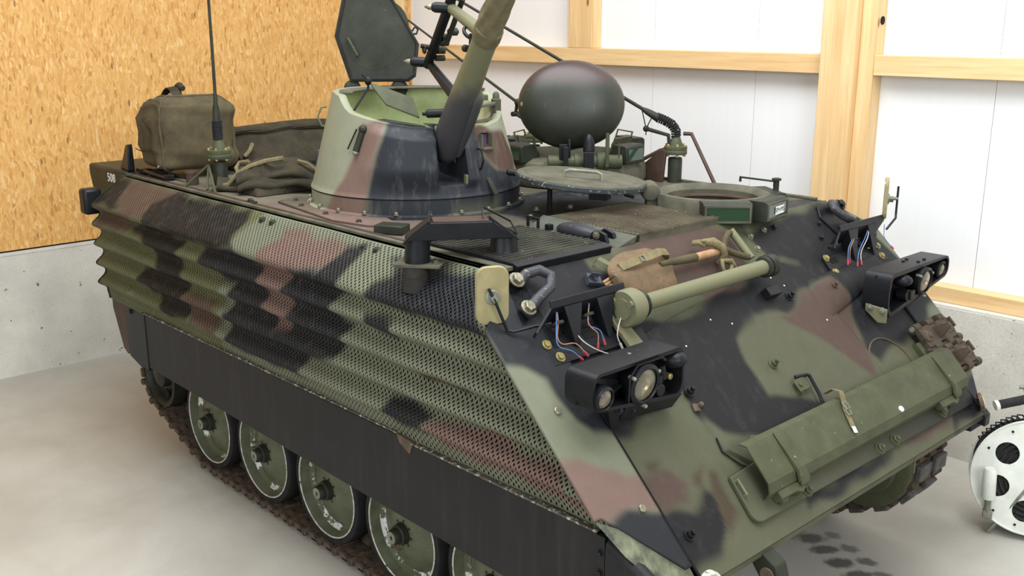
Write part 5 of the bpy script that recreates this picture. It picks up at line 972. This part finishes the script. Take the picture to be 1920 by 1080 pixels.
for y, x in ((-1.10,.64), (-1.04,.63), (-1.0,.66), (-1.08,.67)): MB().hexbolt((x, y, 1.598), (0,0,1), .009, .008, False).build('guard_rivet', M['bolt'] if y == -1.10 else M['black'], g)
g, sl_ = guard(1, .875, 1.56, 1.56, 1.592, 1.480, 1.350, .705, .560, 'black headlamp guard on the left of the front')
m = MB(); m.add([(.625,.885,1.37), (.625,1.55,1.49), (.625,1.55,1.57), (.625,.885,1.57), (.617,.885,1.37), (.617,1.55,1.49), (.617,1.55,1.57), (.617,.885,1.57)], [(0,1,2,3), (7,6,5,4), (0,4,5,1), (1,5,6,2), (2,6,7,3), (3,7,4,0)]); m.build('guard_back', M['black'], g)
m = MB(); m.hexa([(.65,.90,1.375), (.65,1.40,1.44), (.70,1.40,1.45), (.70,.90,1.38), (.60,.92,1.36), (.60,1.40,1.36), (.62,1.40,1.35), (.62,.92,1.35)]); m.build('guard_apron', M['black'], g, bevel=.003)
m = MB(); m.T = Fr((.708,.872,1.385), (1,0,0), (0,0,1), (0,-1,0)); m.prism([(-.12,.035), (.0,.025), (.0,-.05), (-.045,-.055), (-.12,.0)], .0, .010); gf_ = m.build('guard_foot', M['pale_olive'], g, bevel=.003)
for x, z in ((.615,1.405), (.685,1.40)): MB().hexbolt((x,.860,z), (0,-1,0), .013, .010).build('foot_bolt', M['silver'], gf_)
m = MB(); m.box((.645,1.30,1.583), (.115,.26,.012)); m.build('guard_cap_plate', M['black'], g, bevel=.003)
for y, x in ((1.20,.61), (1.26,.60), (1.25,.67), (1.33,.665)): MB().hexbolt((x, y, 1.589), (0,0,1), .010, .010, False).build('guard_rivet', M['black'], g)
lamp_unit(g, .695, 1.255, 1.495, .058); lamp_unit(g, .68, 1.475, 1.520, .036, False)
m = MB(); m.ell((.685,1.045,1.530), (.055,.052,.034)); m.build('blackout_lamp_hood', M['black'], g)
m = MB(); m.lathe([(.032,-.03), (.032,.03)], 18, (.675,1.10,1.44), (1,0,0)); m.box((.705,1.13,1.44), (.02,.05,.05)); m.build('marker_lamp', M['black'], g, bevel=.004)
m = MB(); m.lathe([(.03,-.02), (.03,.01)], 16, (.66,.94,1.51), (1,0,0)); m.build('lamp_socket', M['black'], g)
MB().lathe([(.014,0), (.014,.03), (.009,.034)], 8, (.64,.945,1.42), (1,0,0)).build('guard_stud', M['brass'], g)
# trough across the lower front, on its backing plate
m = MB(); m.T = GF; o_ = []
for cy, cd, a0, r in ((1.16,1.30,0,.05), (-.745,1.29,90,.045)): o_ += [(cy+r*math.cos(D(a0+a)), cd+r*math.sin(D(a0+a))) for a in range(0, 91, 15)]
o_ += [(-.775,1.125), (-.60,1.115), (1.21,1.115)]
m.prism(o_, .008, .028); vp = camo_paint(m.build('backing_plate', M['camo'], APC, bevel=.004), fuv, [('B', [(.6,.95), (.9,.95), (.9,1.1), (.5,1.1)]), ('K', [(1.0,.9), (1.3,.9), (1.3,1.1), (1.0,1.1)])])
m = MB(); m.T = GF; y0, y1 = -.69, 1.155
outp = [(1.030,.085), (1.055,.112), (1.225,.104), (1.262,.080), (1.272,.045)]; inp = [(1.034,.080), (1.058,.106), (1.222,.098), (1.256,.076), (1.266,.045)]
sec = outp+inp[::-1]
m.loft([[(y, d, h) for d, h in sec] for y in (y0, -.2, .4, y1)]); TR = m.build('trough', M['olive'], APC, ang=25)
m = MB(); m.T = GF
m.loft([[(y, d, h) for d, h in ((1.01,.05), (1.056,.107), (1.22,.099), (1.255,.074), (1.262,.045))] for y in (1.150, 1.158)]); m.build('trough_end', M['olive'], TR)
for y in (-.50, .955):
    m = MB(); m.T = GF; m.loft([[(yy, d, h) for d, h in ((1.05,.114), (1.235,.106), (1.275,.085), (1.275,.10), (1.235,.125), (1.05,.118))] for yy in (y, y+.012)]); m.loft([[(yy, d, h) for d, h in ((1.15,.108), (1.27,.10), (1.29,.085), (1.29,.078), (1.15,.100))] for yy in (y+.012, y+.075)]); rib_ = m.build('trough_rib', M['olive'], TR, bevel=.002)
    m = MB(); m.T = GF; m.prism([(y-.13,1.262), (y+.05,1.262), (y+.05,1.30), (y+.01,1.315), (y-.02,1.30), (y-.13,1.30)], .03, .075); m.lathe([(.016,-.02), (.016,.02)], 10, (y-.10,1.30,.05), (1,0,0)); m.build('trough_hinge', M['olive'], TR, bevel=.004)
    m = MB(); m.T = GF; m.lathe([(.008,.10), (.008,.108), (.004,.112)], 8, (y+.045,1.18,0)); m.build('rib_rivet', M['pale_olive'], rib_)
for y in (-.41, .215, .36, .86): MB().hexbolt(gp(y, 1.315, .028), GN, .020, .018).lathe([(.01,.018), (.01,.03)], 10, gp(y,1.315,.028), GN).build('plate_bolt', M['olive'], vp)
m = MB(); m.T = GF; m.tube([(-.765,1.15,.028), (-.765,1.15,.045), (-.765,1.215,.045), (-.765,1.215,.028)], .005, 6); m.build('plate_staple', M['pale_olive'], vp)
m = MB(); m.T = GF; m.box((-.02,.905,.045), (.10,.06,.004)); m.box((-.055,.915,.03), (.006,.06,.03)); m.box((.03,.895,.03), (.006,.06,.03)); m.lathe([(.010,.045), (.010,.055)], 8, (-.045,.905,0)); m.build('rod_clip', M['olive'], APC, bevel=.002)
m = MB(); m.T = GF; m.tube([(-.02,.86,.03), (.03,.875,.055), (.045,.885,.055), (.03,.97,.055), (.015,1.05,.045), (.01,1.075,.03)], .0085, 8); m.build('release_rod', M['black'], APC)
m = MB(); m.T = GF; m.lathe([(.011,0), (.011,.014)], 8, (-.05,1.04,.02)); m.lathe([(.011,0), (.011,.014)], 8, (-.02,1.03,.02)); m.build('rod_stop', M['black'], APC)
def ribbon(pts, w, t, wd=(1,0,0)):                    # webbing along points, all in the plate frame
    wd = Vector(wd); P = [Vector(p) for p in pts]; rings = []
    for i, p in enumerate(P):
        tg = (P[min(i+1, len(P)-1)]-P[max(i-1, 0)]).normalized(); nn_ = tg.cross(wd).normalized(); rings.append([p+wd*w/2, p-wd*w/2, p-wd*w/2+nn_*t, p+wd*w/2+nn_*t])
    m = MB(); m.T = GF; m.loft(rings); return m
sw = ribbon([(.07,.985,.05), (.075,.99,.10), (.065,1.02,.135), (.05,1.06,.128), (.035,1.10,.120), (.02,1.15,.118), (.01,1.185,.116)], .03, .004, (.95,.3,0)).build('trough_strap', M['web'], TR)
m = MB(); m.T = GF; m.ring((.045,1.085,.126), .022, .004, (0,0,1), 4, 6); m.ring((.035,1.115,.124), .018, .0035, (0,0,1), 4, 6); m.build('strap_buckle', M['silver'], sw)
m = MB(); m.T = GF; m.lathe([(.016,.0), (.014,.006), (.002,.008)], 9, (.44,1.21,.105)); m.box((.005,1.195,.118), (.022,.03,.003), .3); lab(m.build('white_chip', M['plate'], TR), 'bare white chips in the paint of the trough')
# tow lug, white hook eye, reflector
m = MB(); m.prismY([(1.06,.86), (1.17,.80), (1.19,.74), (1.16,.705), (1.12,.70), (1.06,.78)], -.82, -.745); lg = m.build('towing_lug', M['dark_olive'], APC, bevel=.006)
m = MB(); m.lathe([(.034,0), (.030,.004), (.012,.002)], 18, (1.135,-.823,.752), (0,-1,0)); m.build('lug_eye', M['rust'], lg)
m = MB(); m.T = Fr((1.085,-1.165,.875), (0,1,0), (.45,0,-.89), (.89,0,.45)); m.ring((0,.05,.01), .045, .018, (0,0,1), 24, 8); m.lathe([(.046,.0), (.046,.022), (.02,.026)], 20, (0,.05,0)); lab(m.build('tow_eye', M['white_paint'], APC), 'chipped white disc at the lower right front corner')
m = MB(); m.lathe([(.050,0), (.050,.016), (.042,.02)], 28, (1.085,1.215,.915), (.8,.5,.3)); rf = m.build('reflector_mount', M['rust'], APC)
MB().lathe([(.041,.02), (.03,.027), (.001,.03)], 28, (1.085,1.215,.915), (.8,.5,.3)).build('reflector_glass', M['chrome'], rf)
m = MB(); m.prismY([(.98,.98), (1.12,.84), (1.12,.78), (.98,.80)], 1.24, 1.30); m.build('corner_block', M['black'], APC, bevel=.006)
m = MB(); m.tube([(1.100,-1.2,.845), (1.100,1.24,.845)], .008, 6); m.build('nose_weld', M['dark_olive'], APC)
m = MB(); m.bx(1.10,1.108,.46,.475,.76,.84); m.build('nose_rib', M['olive'], APC)
# stowage straps and bracket for the shovel
m = MB(); m.T = GF; m.loft([[(-.775,.06,.01), (-.775,.06,.05), (-.70,.14,.055), (-.715,.22,.055), (-.73,.235,.01)], [(-.757,.055,.01), (-.757,.055,.058), (-.685,.137,.062), (-.70,.22,.062), (-.715,.235,.01)]], False, False); m.build('shovel_bracket', M['pale_olive'], APC)
m = MB(); m.T = GF; m.box((-.83,.135,.015), (.07,.05,.03), .3); m.box((-.84,.13,.04), (.05,.004,.05), .3); m.lathe([(.012,0), (.012,.012)], 6, (-.835,.14,.03)); m.build('plate_clip', M['blue_grey'], APC, bevel=.003)
m = ribbon([(-.70,.135,.025), (-.70,.135,.075), (-.60,.128,.085), (-.50,.12,.085), (-.42,.11,.082), (-.36,.115,.07), (-.34,.125,.02)], .038, .005, (.1,1,0)); m.build('stowage_strap', M['web'], APC)
m = MB(); m.T = GF; m.ring((-.56,.126,.094), .018, .0035, (0,0,1), 4, 6); m.build('strap_buckle', M['silver'], APC)
m = MB(); m.T = GF
m.tube([(-.05,.10,.05), (-.03,.125,.085), (.0,.165,.09), (.015,.195,.07), (.0,.21,.02)], [.018,.022,.02,.018,.014], 8); m.tube([(-.06,.12,.05), (-.10,.10,.06), (-.13,.095,.05), (-.11,.085,.05), (-.05,.105,.07)], .010, 6)
m.tube([(.01,.20,.05), (.03,.25,.06), (.0,.29,.05), (-.04,.27,.045), (-.02,.22,.06), (.02,.24,.075), (.05,.27,.05)], .013, 6); m.build('knotted_strap', M['web'], APC, ang=70)

# ================================================================ things lying on and beside the carrier
def bag():
    c = Vector((-3.385,-.895,2.135)); X = Vector((-.985,.175,0)).normalized(); Y = Vector((-.175,-.985,0)).normalized()*-1
    X = Vector((.985,-.14,0)).normalized(); Y = Vector((.14,.985,0)).normalized(); T = Fr(c, X, Y, (0,0,1)); hx, hy, hz, k = .250, .258, .230, 6.5
    def sup(u, v):
        a = 2*PI*u; b = PI*(v-.5); f = lambda t, e: math.copysign(abs(t)**(2/e), t)
        x = hx*f(math.cos(a), k)*f(math.cos(b), 6); y = hy*f(math.sin(a), k)*f(math.cos(b), 6); z = hz*f(math.sin(b), 6)
        w = .010*math.sin(9*x/hx+3*z/hz)*math.cos(4*y/hy)+.009*math.sin(5*z/hz*2+2*y/hy)+.006*math.sin(17*z+23*x)
        if z < -.12: w += .016*math.sin(7*math.atan2(y, x)+2)*((-.12-z)/.1)
        s_ = 1-.06*(z/hz > .8)+.03*(1-(z/hz)**2); q = Vector((x, y, 0)); q = q*(s_+w/max(.05, q.length)) if q.length > .02 else q
        return T @ Vector((q.x, q.y, z+.02*math.sin(3*x/hx)*(z > .1)))
    root = thing('canvas_bag', 'bulky olive-brown canvas bag standing on the rear of the carrier roof', 'bag', (c.x, c.y, 1.87))
    inv = Matrix.Translation((-c.x, -c.y, -1.87))
    m = MB(); m.T = inv; m.grid(sup, 110, 60); m.build('bag_body', M['canvas'], root, ang=70, merge=True)
    on = lambda a, v: sup(a/(2*PI) % 1, v)
    m = MB(); m.T = inv; m.tube([on(-PI/4, v) for v in np.linspace(.10, .88, 16)]+[on(a, .89) for a in np.linspace(-PI/4-.08, -3*PI/4+.08, 14)]+[on(-3*PI/4, v) for v in np.linspace(.88, .10, 16)], .009, 6); m.build('bag_piping', M['canvas'], root)
    m = MB(); m.T = inv; m.tube([on(PI/4, v) for v in np.linspace(.10, .88, 16)]+[on(a, .89) for a in np.linspace(PI/4-.08, -PI/4+.08, 14)], .009, 6); m.build('bag_piping', M['canvas'], root)
    m = MB(); m.T = inv @ T; m.loft([[(-.14+t*.28, -.08+w, .228+.055*math.sin(PI*t)+z) for w, z in ((-.028,0), (.028,.008), (.028,.016), (-.028,.008))] for t in np.linspace(0, 1, 10)]); m.build('bag_flap', M['canvas_dark'], root)
    m = MB(); m.T = inv @ T; m.tube([(-.16,.03,.225), (-.13,.01,.25), (-.06,-.02,.285), (.02,-.03,.30), (.06,-.02,.285)], [.012,.018,.024,.026,.018], 10); m.build('bag_handle', M['canvas_dark'], root)
    m = MB(); m.T = inv @ T; m.lathe([(.012,0), (.010,.006)], 12, (.06,-.11,.248), (.3,-.8,.5)); m.lathe([(.010,0), (.008,.006)], 12, (.10,-.266,.10), (0,-1,0)); m.lathe([(.010,0), (.008,.006)], 12, (.20,-.26,-.19), (0,-1,0)); m.build('bag_eyelet', M['silver'], root)
    m = MB(); m.T = inv @ T; m.loft([[(x, -.272-.01*math.sin(x*20), z+.012*math.sin(x*14)) for z in (-.115,-.108)] for x in np.linspace(-.22, .20, 16)], False, False); m.build('bag_seam', M['canvas_dark'], root)
    m = MB(); m.T = inv @ T; m.loft([[(-.04, -.270, .085), (.05, -.274, .075), (.14, -.280, .02)], [(-.04, -.282, .09), (.05, -.293, .06), (.14, -.288, .0)]], False, False); m.build('bag_tab', M['canvas_dark'], root)
bag()
t_ = thing('rack_bar', 'dark folded bars and clips under the canvas bag', 'rack', (-3.3,-1.05,1.855))
m = MB(); m.T = Matrix.Translation((3.3,1.05,-1.855)); m.tube([(-3.64,-1.14,1.880), (-3.15,-1.17,1.880)], .013, 8); m.tube([(-3.6,-1.08,1.88), (-3.05,-1.08,1.88)], .012, 8); m.build('rail', M['black'], t_)
m = MB(); m.T = Matrix.Translation((3.3,1.05,-1.855))
for x in (-3.55,-3.42,-3.3,-3.2): m.box((x,-1.13,1.875), (.05,.07,.035), x*7); m.build('clip', M['dark'], t_, bevel=.006); m = MB(); m.T = Matrix.Translation((3.3,1.05,-1.855))
m = MB(); m.T = Matrix.Translation((3.3,1.05,-1.855)); m.hexa([(-3.86,-1.17,1.87), (-3.66,-1.20,1.87), (-3.66,-1.15,1.87), (-3.86,-1.12,1.87), (-3.74,-1.17,2.04), (-3.67,-1.18,2.05), (-3.67,-1.15,2.05), (-3.74,-1.14,2.04)]); m.T = Matrix.Identity(4); m.v = [(x-3.3, y-1.05, z+1.855) for x, y, z in m.v]; m.build('rear_strut', M['black'], APC, bevel=.008)
o = MB().lathe([(.02,0), (.038,0), (.038,.07), (.043,.072), (.043,.085), (.02,.09)], 20, (-2.93,-1.10,1.853)).build('roof_cap', M['brown']); tag(o, 'small brown capped canister beside the antenna stay', 'canister')
# folded tarpaulin
def tarp(u, v):
    x = -2.36+(-.30+.62*u)*1.0; y = -.80+.27*(v-.5)*2; r = max(abs(u-.5)*2, abs(v-.5)*2)
    x = -2.62+.40*u; y = -1.05+.50*v
    b = (max(0, 1-abs(2*u-1)**3.2)*max(0, 1-abs(2*v-1)**3.2))**.6
    rg = lambda t: 1-abs(math.sin(t))**.6
    z = 1.858+.185*b*(.72+.28*math.sin(2.5*u+1.1))+b*sm(.25,.6,u)*(.050*rg(7*u+3*v+1.5*math.sin(3*v))+.040*rg(9*v-5*u+1.2*math.sin(4*u))-.045)+.010*rg(4*v+2*u)*b
    x += .03*math.sin(9*v+3*u)*b; y += .025*math.sin(11*u)*b
    return (x, y, z)
T0 = thing('folded_tarpaulin', 'crumpled dark olive tarpaulin bundle with a strap beside the turret', 'tarpaulin', (-2.42,-.80,1.855)); iv = Matrix.Translation((2.42,.80,-1.855))
m = MB(); m.T = iv; m.grid(tarp, 90, 90); m.build('tarpaulin_cloth', M['canvas_dark'], T0, ang=80)
def fold(u, v, k):                                    # a cloth edge that runs out, turns under and goes back
    L = [((-2.36,-1.10), (-2.10,-.66)), ((-2.42,-1.08), (-2.14,-.60)), ((-2.56,-1.12), (-2.24,-.86))][k]; h0 = (.055, .105, .03)[k]
    x = L[0][0]+(L[1][0]-L[0][0])*v+.015*math.sin(9*v+k*2); y = L[0][1]+(L[1][1]-L[0][1])*v; ex, ey = .86, -.5; r = .016+.012*math.sin(5*v+k)**2
    h = h0*(.55+.45*math.sin(PI*min(1, v*1.1)))+.012*math.sin(11*v+k)
    if u < .4: t = u/.4; q = -.20*(1-t); dz = r+.05*(1-t)*(1 if k < 2 else .4)
    elif u < .6: t = (u-.4)/.2*PI; q = r*1.2*math.sin(t); dz = r*math.cos(t)
    else: t = (u-.6)/.4; q = -.16*t; dz = -r-.012*t
    return (x+ex*q, y+ey*q, max(1.857, 1.857+h+dz))
for k in range(3):
    m = MB(); m.T = iv; m.grid(lambda u, v: fold(u, v, k), 30, 36); m.build('tarpaulin_fold', M['canvas_dark'], T0, ang=80)
m = MB(); m.T = iv; m.tube([(-2.62,-1.14,1.862), (-2.52,-1.07,1.90), (-2.47,-1.03,1.965), (-2.44,-.97,2.005), (-2.38,-.9,2.035), (-2.30,-.82,2.055)], .014, 6); m.tube([(-2.47,-1.03,1.965), (-2.53,-1.01,1.99), (-2.54,-.98,2.02), (-2.48,-.95,2.03)], .012, 6); m.tube([(-2.30,-.72,2.03), (-2.24,-.70,2.02), (-2.20,-.66,1.98), (-2.24,-.64,1.97), (-2.28,-.68,2.0)], .012, 6); m.build('tarpaulin_strap', M['web'], T0)
# canvas-covered rear hatch
RH = thing('canvas_cover', 'wide brown canvas cover rolled along the rear roof behind the tarpaulin', 'cover', (-3.45,.1,1.855)); iv = Matrix.Translation((3.45,-.1,-1.855))
def cov(u, v):
    y = -.62+1.55*u; pr = [(-3.12,1.86), (-3.16,1.93), (-3.22,2.00), (-3.28,2.075), (-3.30,2.095), (-3.29,2.12), (-3.33,2.155), (-3.40,2.15), (-3.62,2.12), (-3.78,1.88)]
    t = v*(len(pr)-1); i = min(int(t), len(pr)-2); f = t-i; x = pr[i][0]*(1-f)+pr[i+1][0]*f; z = pr[i][1]*(1-f)+pr[i+1][1]*f
    return (x+.012*math.sin(9*y+5*z)+.006*math.sin(23*y), y, z+.008*math.sin(7*y+2)+.005*math.sin(17*y+9*v)-.02*u*0)
m = MB(); m.T = iv; m.grid(cov, 70, 54); m.build('cover_cloth', M['canvas_dark'], RH, ang=70)
m = MB(); m.T = iv
for yy in (-.62, .93):
    m = MB(); m.T = iv; m.prismY([(-3.12,1.86), (-3.28,2.07), (-3.33,2.15), (-3.62,2.12), (-3.78,1.88)], yy-.004, yy+.004); m.build('cover_end', M['canvas_dark'], RH)
m = MB(); m.T = iv; m.tube([(-3.315, -.62+1.55*t, 2.118+.006*math.sin(20*t)) for t in np.linspace(0, 1, 24)], .028, 8); m.build('rolled_edge', M['canvas_dark'], RH)
m = MB(); m.T = iv; m.bx(-3.12,-3.08,-.45,.9,1.853,1.90); m.build('hatch_coaming', M['black'], RH, bevel=.004)
m = MB(); m.T = iv; m.box((-3.235,.10,2.03), (.05,.035,.05), 0, .7); m.build('cover_tab', M['web'], RH); m = MB(); m.T = iv; m.tube([(-3.20,-.52,2.04), (-3.17,-.56,2.0), (-3.16,-.60,1.97), (-3.20,-.58,1.96)], .014, 6); m.build('cover_tab', M['web'], RH)
# box and netting behind the cupola
o = MB().box((-2.75,1.02,1.965), (.18,.20,.22), .3).build('ammunition_tin', M['brown'], bevel=.012); tag(o, 'brown metal tin standing behind the open dome lid', 'box')
m = MB(); rs = random.Random(4)
for k in range(170):
    p = Vector((-2.35+rs.gauss(0,.10), .84+rs.gauss(0,.10), 1.858+abs(rs.gauss(.05,.06)))); d1 = Vector((rs.uniform(-1,1), rs.uniform(-1,1), rs.uniform(-.2,1))).normalized()*.03; d2 = d1.orthogonal().normalized()*.012
    m.add([p-d1, p+d2, p+d1, p-d2], [(0,1,2,3)])
for k in range(26):
    p = Vector((-2.35+rs.gauss(0,.09), .84+rs.gauss(0,.09), 1.86)); m.tube([p, p+Vector((rs.uniform(-.1,.1), rs.uniform(-.1,.1), rs.uniform(.03,.12)))], .006, 5)
o = m.build('camouflage_net', M['dark_olive']); tag(o, 'bunched leafy camouflage netting beside the cupola', 'net'); o['kind'] = 'stuff'
# shovel strapped to the front
SH = thing('shovel', 'short D-handled shovel with rusty blade strapped across the front plate', 'shovel', tuple(gp(-.5,.2,.02))); iv = Matrix.Translation(-Vector(gp(-.5,.2,.02)))
sx0, sx1 = Vector((-.775,.150)), Vector((-.375,.165))
def blade(u, v):
    t = u; y = -.775+.40*t; w = .132*min(1, (1-(1-t/.7)**2.2)**.5+.02) if t < .7 else .132
    w *= 1-.10*sm(.9,1,t); d = .172+.004*t+(v-.5)*2*w; crown = .034*(1-(2*v-1)**2)-.010*math.exp(-((v-.5)/.10)**2)*sm(.3,1,t)*-1.6
    return iv @ gp(y, d, .034+crown+.03*(1-t)**2-.012)
m = MB(); m.grid(blade, 48, 28); o = m.build('shovel_blade', M['shovel'], SH, ang=60); o.modifiers.new('thickness', 'SOLIDIFY').thickness = .004
m = MB(); m.T = iv @ GF
for k in range(9): m.tube([(-.800+.006*k*.3, .165+.014*k, .03), (-.745+.003*k, .155+.015*k, .048)], .0065, 6)
o = lab(m.build('ribbed_edge', M['wood_handle'], SH), 'pale ribbed wooden edge beyond the blade'); o['kind'] = 'stuff'
m = MB(); m.T = iv @ GF; m.tube([(-.45,.166,.068), (-.36,.166,.066), (-.22,.166,.055), (-.175,.166,.052)], [.012,.018,.021,.022], 12); m.build('shovel_socket', M['canvas'], SH)
m = MB(); m.T = iv @ GF; m.tube([(-.19,.166,.052), (.03,.166,.055)], .0195, 14); m.build('shovel_shaft', M['wood_handle'], SH)
m = MB(); m.T = iv @ GF; m.tube([(.01,.166,.056), (.06,.172,.058), (.11,.205,.060), (.17,.235,.060), (.20,.232,.060)], [.020,.018,.016,.016,.016], 10); m.tube([(.02,.166,.056), (.06,.15,.058), (.10,.115,.060), (.16,.085,.060), (.19,.092,.060)], [.019,.017,.015,.015,.015], 10); m.build('handle_fork', M['canvas'], SH)
m = MB(); m.T = iv @ GF; m.tube([(.188,.075,.060), (.198,.248,.060)], .019, 14); m.build('shovel_grip', M['pale_olive'], SH)
# spare track links at the left of the front
def spare(y, x, lab_):
    T = thing('spare_track_link', lab_, 'track link', tuple(gp(y, gx(x), .03)), 'spare track links on the front plate'); Mx = Fr((0,0,0), (1/R2,0,-1/R2), (0,1,0), (1/R2,0,1/R2))
    Mx = Matrix.Rotation(0, 4, 'Z') @ Mx
    o = dup(sh, T, Matrix.Translation(GN*.032) @ Mx); o.name = 'link_body'; o.data = sp_me
    o2 = dup(pad, o); o2.matrix_local = Matrix.Identity(4)
    for yy in (-.115, .115): MB().lathe([(.036,.0), (.030,.006), (.016,.010), (.014,.018)], 16, (.0, yy, .004), (0,0,1)).build('link_boss', M['rust'], o)
    for sg in (-1, 1): MB().lathe([(.014,.185), (.014,.195)], 12, (.068*sg,0,-.012), (0,sg,0)).build('pin_end', M['silver'], o)
sp_me = sh.data.copy(); sp_me.materials.clear(); sp_me.materials.append(M['spare'])
spare(1.265, .765, 'rusty spare track link nearest the headlamp guard, higher on the slope'); spare(1.275, .878, 'rusty spare track link partly hidden behind the olive trough')
m = MB(); m.T = GF; m.box((1.07,1.03,.02), (.04,.16,.04)); m.build('link_bracket', M['olive'], APC, bevel=.004)
m = MB(); m.T = GF; m.box((1.45,1.03,.02), (.04,.16,.04)); m.build('link_bracket', M['olive'], APC, bevel=.004)
# cable reel
RC = Vector((1.195,1.83,.345)); rn = Vector((.42,-.88,.17)).normalized(); ru = (Vector((0,0,1))-rn*rn.z).normalized(); rx = ru.cross(rn).normalized()
if rx.dot(Vector((.78,.6,0))) < 0: rx = -rx
RL = thing('cable_reel', 'white metal cable reel wound with black cable standing on the floor', 'cable reel', (RC.x, RC.y, 0)); Tr = Matrix.Translation((-RC.x, -RC.y, 0)) @ Fr(RC, rx, ru, rn)
RR = .325; holes = [(.195*math.cos(D(a)), .195*math.sin(D(a))) for a in range(20, 380, 60)]
def disc_with_holes(z0, z1):
    m = MB(); m.T = Tr; na, nr_ = 180, 44; rr = np.linspace(.03, RR, nr_+1); keep = []
    hr = .062
    # polar grid whose vertices near a hole are pulled onto its edge
    V = []; inside_ = []
    for i in range(nr_+1):
        for j in range(na):
            a = 2*PI*j/na; x, y = rr[i]*math.cos(a), rr[i]*math.sin(a); ins = False
            for hx, hy in holes:
                d = math.hypot(x-hx, y-hy)
                if d < hr: ins = True
                if abs(d-hr) < .0075 and d > 1e-6: x, y = hx+(x-hx)*hr/d, hy+(y-hy)*hr/d; ins = False; break
            V.append((x, y)); inside_.append(ins)
    F = [(i*na+j, i*na+(j+1) % na, (i+1)*na+(j+1) % na, (i+1)*na+j) for i in range(nr_) for j in range(na)]
    F = [f for f in F if not any(inside_[k] for k in f)]
    m.add([(x, y, z1+.012*(1-min(1, math.hypot(x, y)/RR))) for x, y in V], F); return m
o = disc_with_holes(.09, .10).build('reel_flange', M['reel'], RL, ang=50); md = o.modifiers.new('thickness', 'SOLIDIFY'); md.thickness = .004; md.offset = -1
m = MB(); m.T = Tr; m.ring((0,0,.098), RR, .007, (0,0,1), 96, 8); m.build('flange_rim', M['reel'], RL)
m = MB(); m.T = Tr; m.lathe([(.05,-.10), (RR,-.10), (RR,-.094), (.05,-.094)], 72); m.build('back_flange', M['reel'], RL)
m = MB(); m.T = Tr; m.lathe([(.05,-.09), (.29,-.09), (.29,.085), (.05,.085)], 72); m.build('cable_core', M['dark'], RL)
m = MB(); m.T = Tr; rs = random.Random(2)
for k in range(34):
    zz = -.082+.164*k/33; r = .292+.018*math.sin(k*1.7)**2; m.tube([((r+.006*math.sin(5*a+k))*math.cos(a), (r+.006*math.sin(5*a+k))*math.sin(a), zz+.006*math.sin(3*a+k*2)) for a in np.linspace(0, 2*PI, 49)], .0055, 5)
for k in range(46):
    r = .08+.215*k/45; z = .084+.004*math.sin(k*2.1); m.tube([((r+.006*math.sin(4*a+k))*math.cos(a), (r+.006*math.sin(4*a+k))*math.sin(a), z) for a in np.linspace(0, 2*PI, 49)], .0042, 4)
for k in range(9):
    a = 1.75+.09*k; m.tube([(.30*math.cos(a), .30*math.sin(a), -.05+.01*k), (.335*math.cos(a+.05), .335*math.sin(a+.05), -.04+.012*k), (.345*math.cos(a+.13), .345*math.sin(a+.13), -.02), (.31*math.cos(a+.2), .31*math.sin(a+.2), .02)], .005, 5)
o = m.build('wound_cable', M['cord'], RL); o['kind'] = 'stuff'
m = MB(); m.T = Tr
for a in (118, 150, 228, 255, 300, 40):
    m.lathe([(.007,.105), (.007,.109)], 8, (.285*math.cos(D(a)), .285*math.sin(D(a)), 0))
m.build('flange_hole', M['dark'], RL)
m = MB(); m.T = Tr; q = (-.195,-.10,.105); m.lathe([(.034,.03), (.038,.04), (.036,.20), (.028,.215), (.02,.215)], 24, (-.225,-.165,.13), (-.05,.97,.25)); gr = m.build('crank_grip', M['reel'], RL)
m = MB(); m.T = Tr; m.lathe([(.016,-.10), (.018,.03)], 14, (-.225,-.165,.13), (-.05,.97,.25)); m.box((-.22,-.235,.115), (.05,.05,.03)); m.build('crank_pin', M['silver'], RL, bevel=.004)
m = MB(); m.T = Tr; P = [(-.235,.395,.14), (-.12,.43,.10), (-.05,.445,.04), (.02,.44,-.05), (.08,.40,-.14)]; m.tube(P, .026, 14); m.build('carrying_handle', M['cord'], RL)
m = MB(); m.T = Tr; m.tube([(-.243,.392,.143), (-.225,.398,.137)], .029, 14); m.build('handle_cap', M['reel'], RL)
m = MB(); m.T = Tr; m.tube([(-.09,.50,.05), (-.08,.45,.07), (-.06,.40,.08)], .011, 8); m.tube([(-.12,.50,.05), (-.06,.505,.05)], .012, 8); m.tube([(-.05,.36,.08), (-.06,.41,.08)], .02, 8); m.build('clamp_screw', M['silver'], RL)
# stand of the reel: two feet reaching the floor
m = MB(); m.T = Matrix.Translation((-RC.x, -RC.y, 0)); 
for s_ in (-1, 1):
    a = RC+rn*(.125*s_); f1 = Vector((a.x+rx.x*.26, a.y+rx.y*.26, .014)); f2 = Vector((a.x-rx.x*.20, a.y-rx.y*.20, .014)); m.tube([f1, a, f2], .013, 8)
m.tube([RC-rn*.14, RC+rn*.14], .014, 10); m.build('reel_stand', M['silver'], RL)
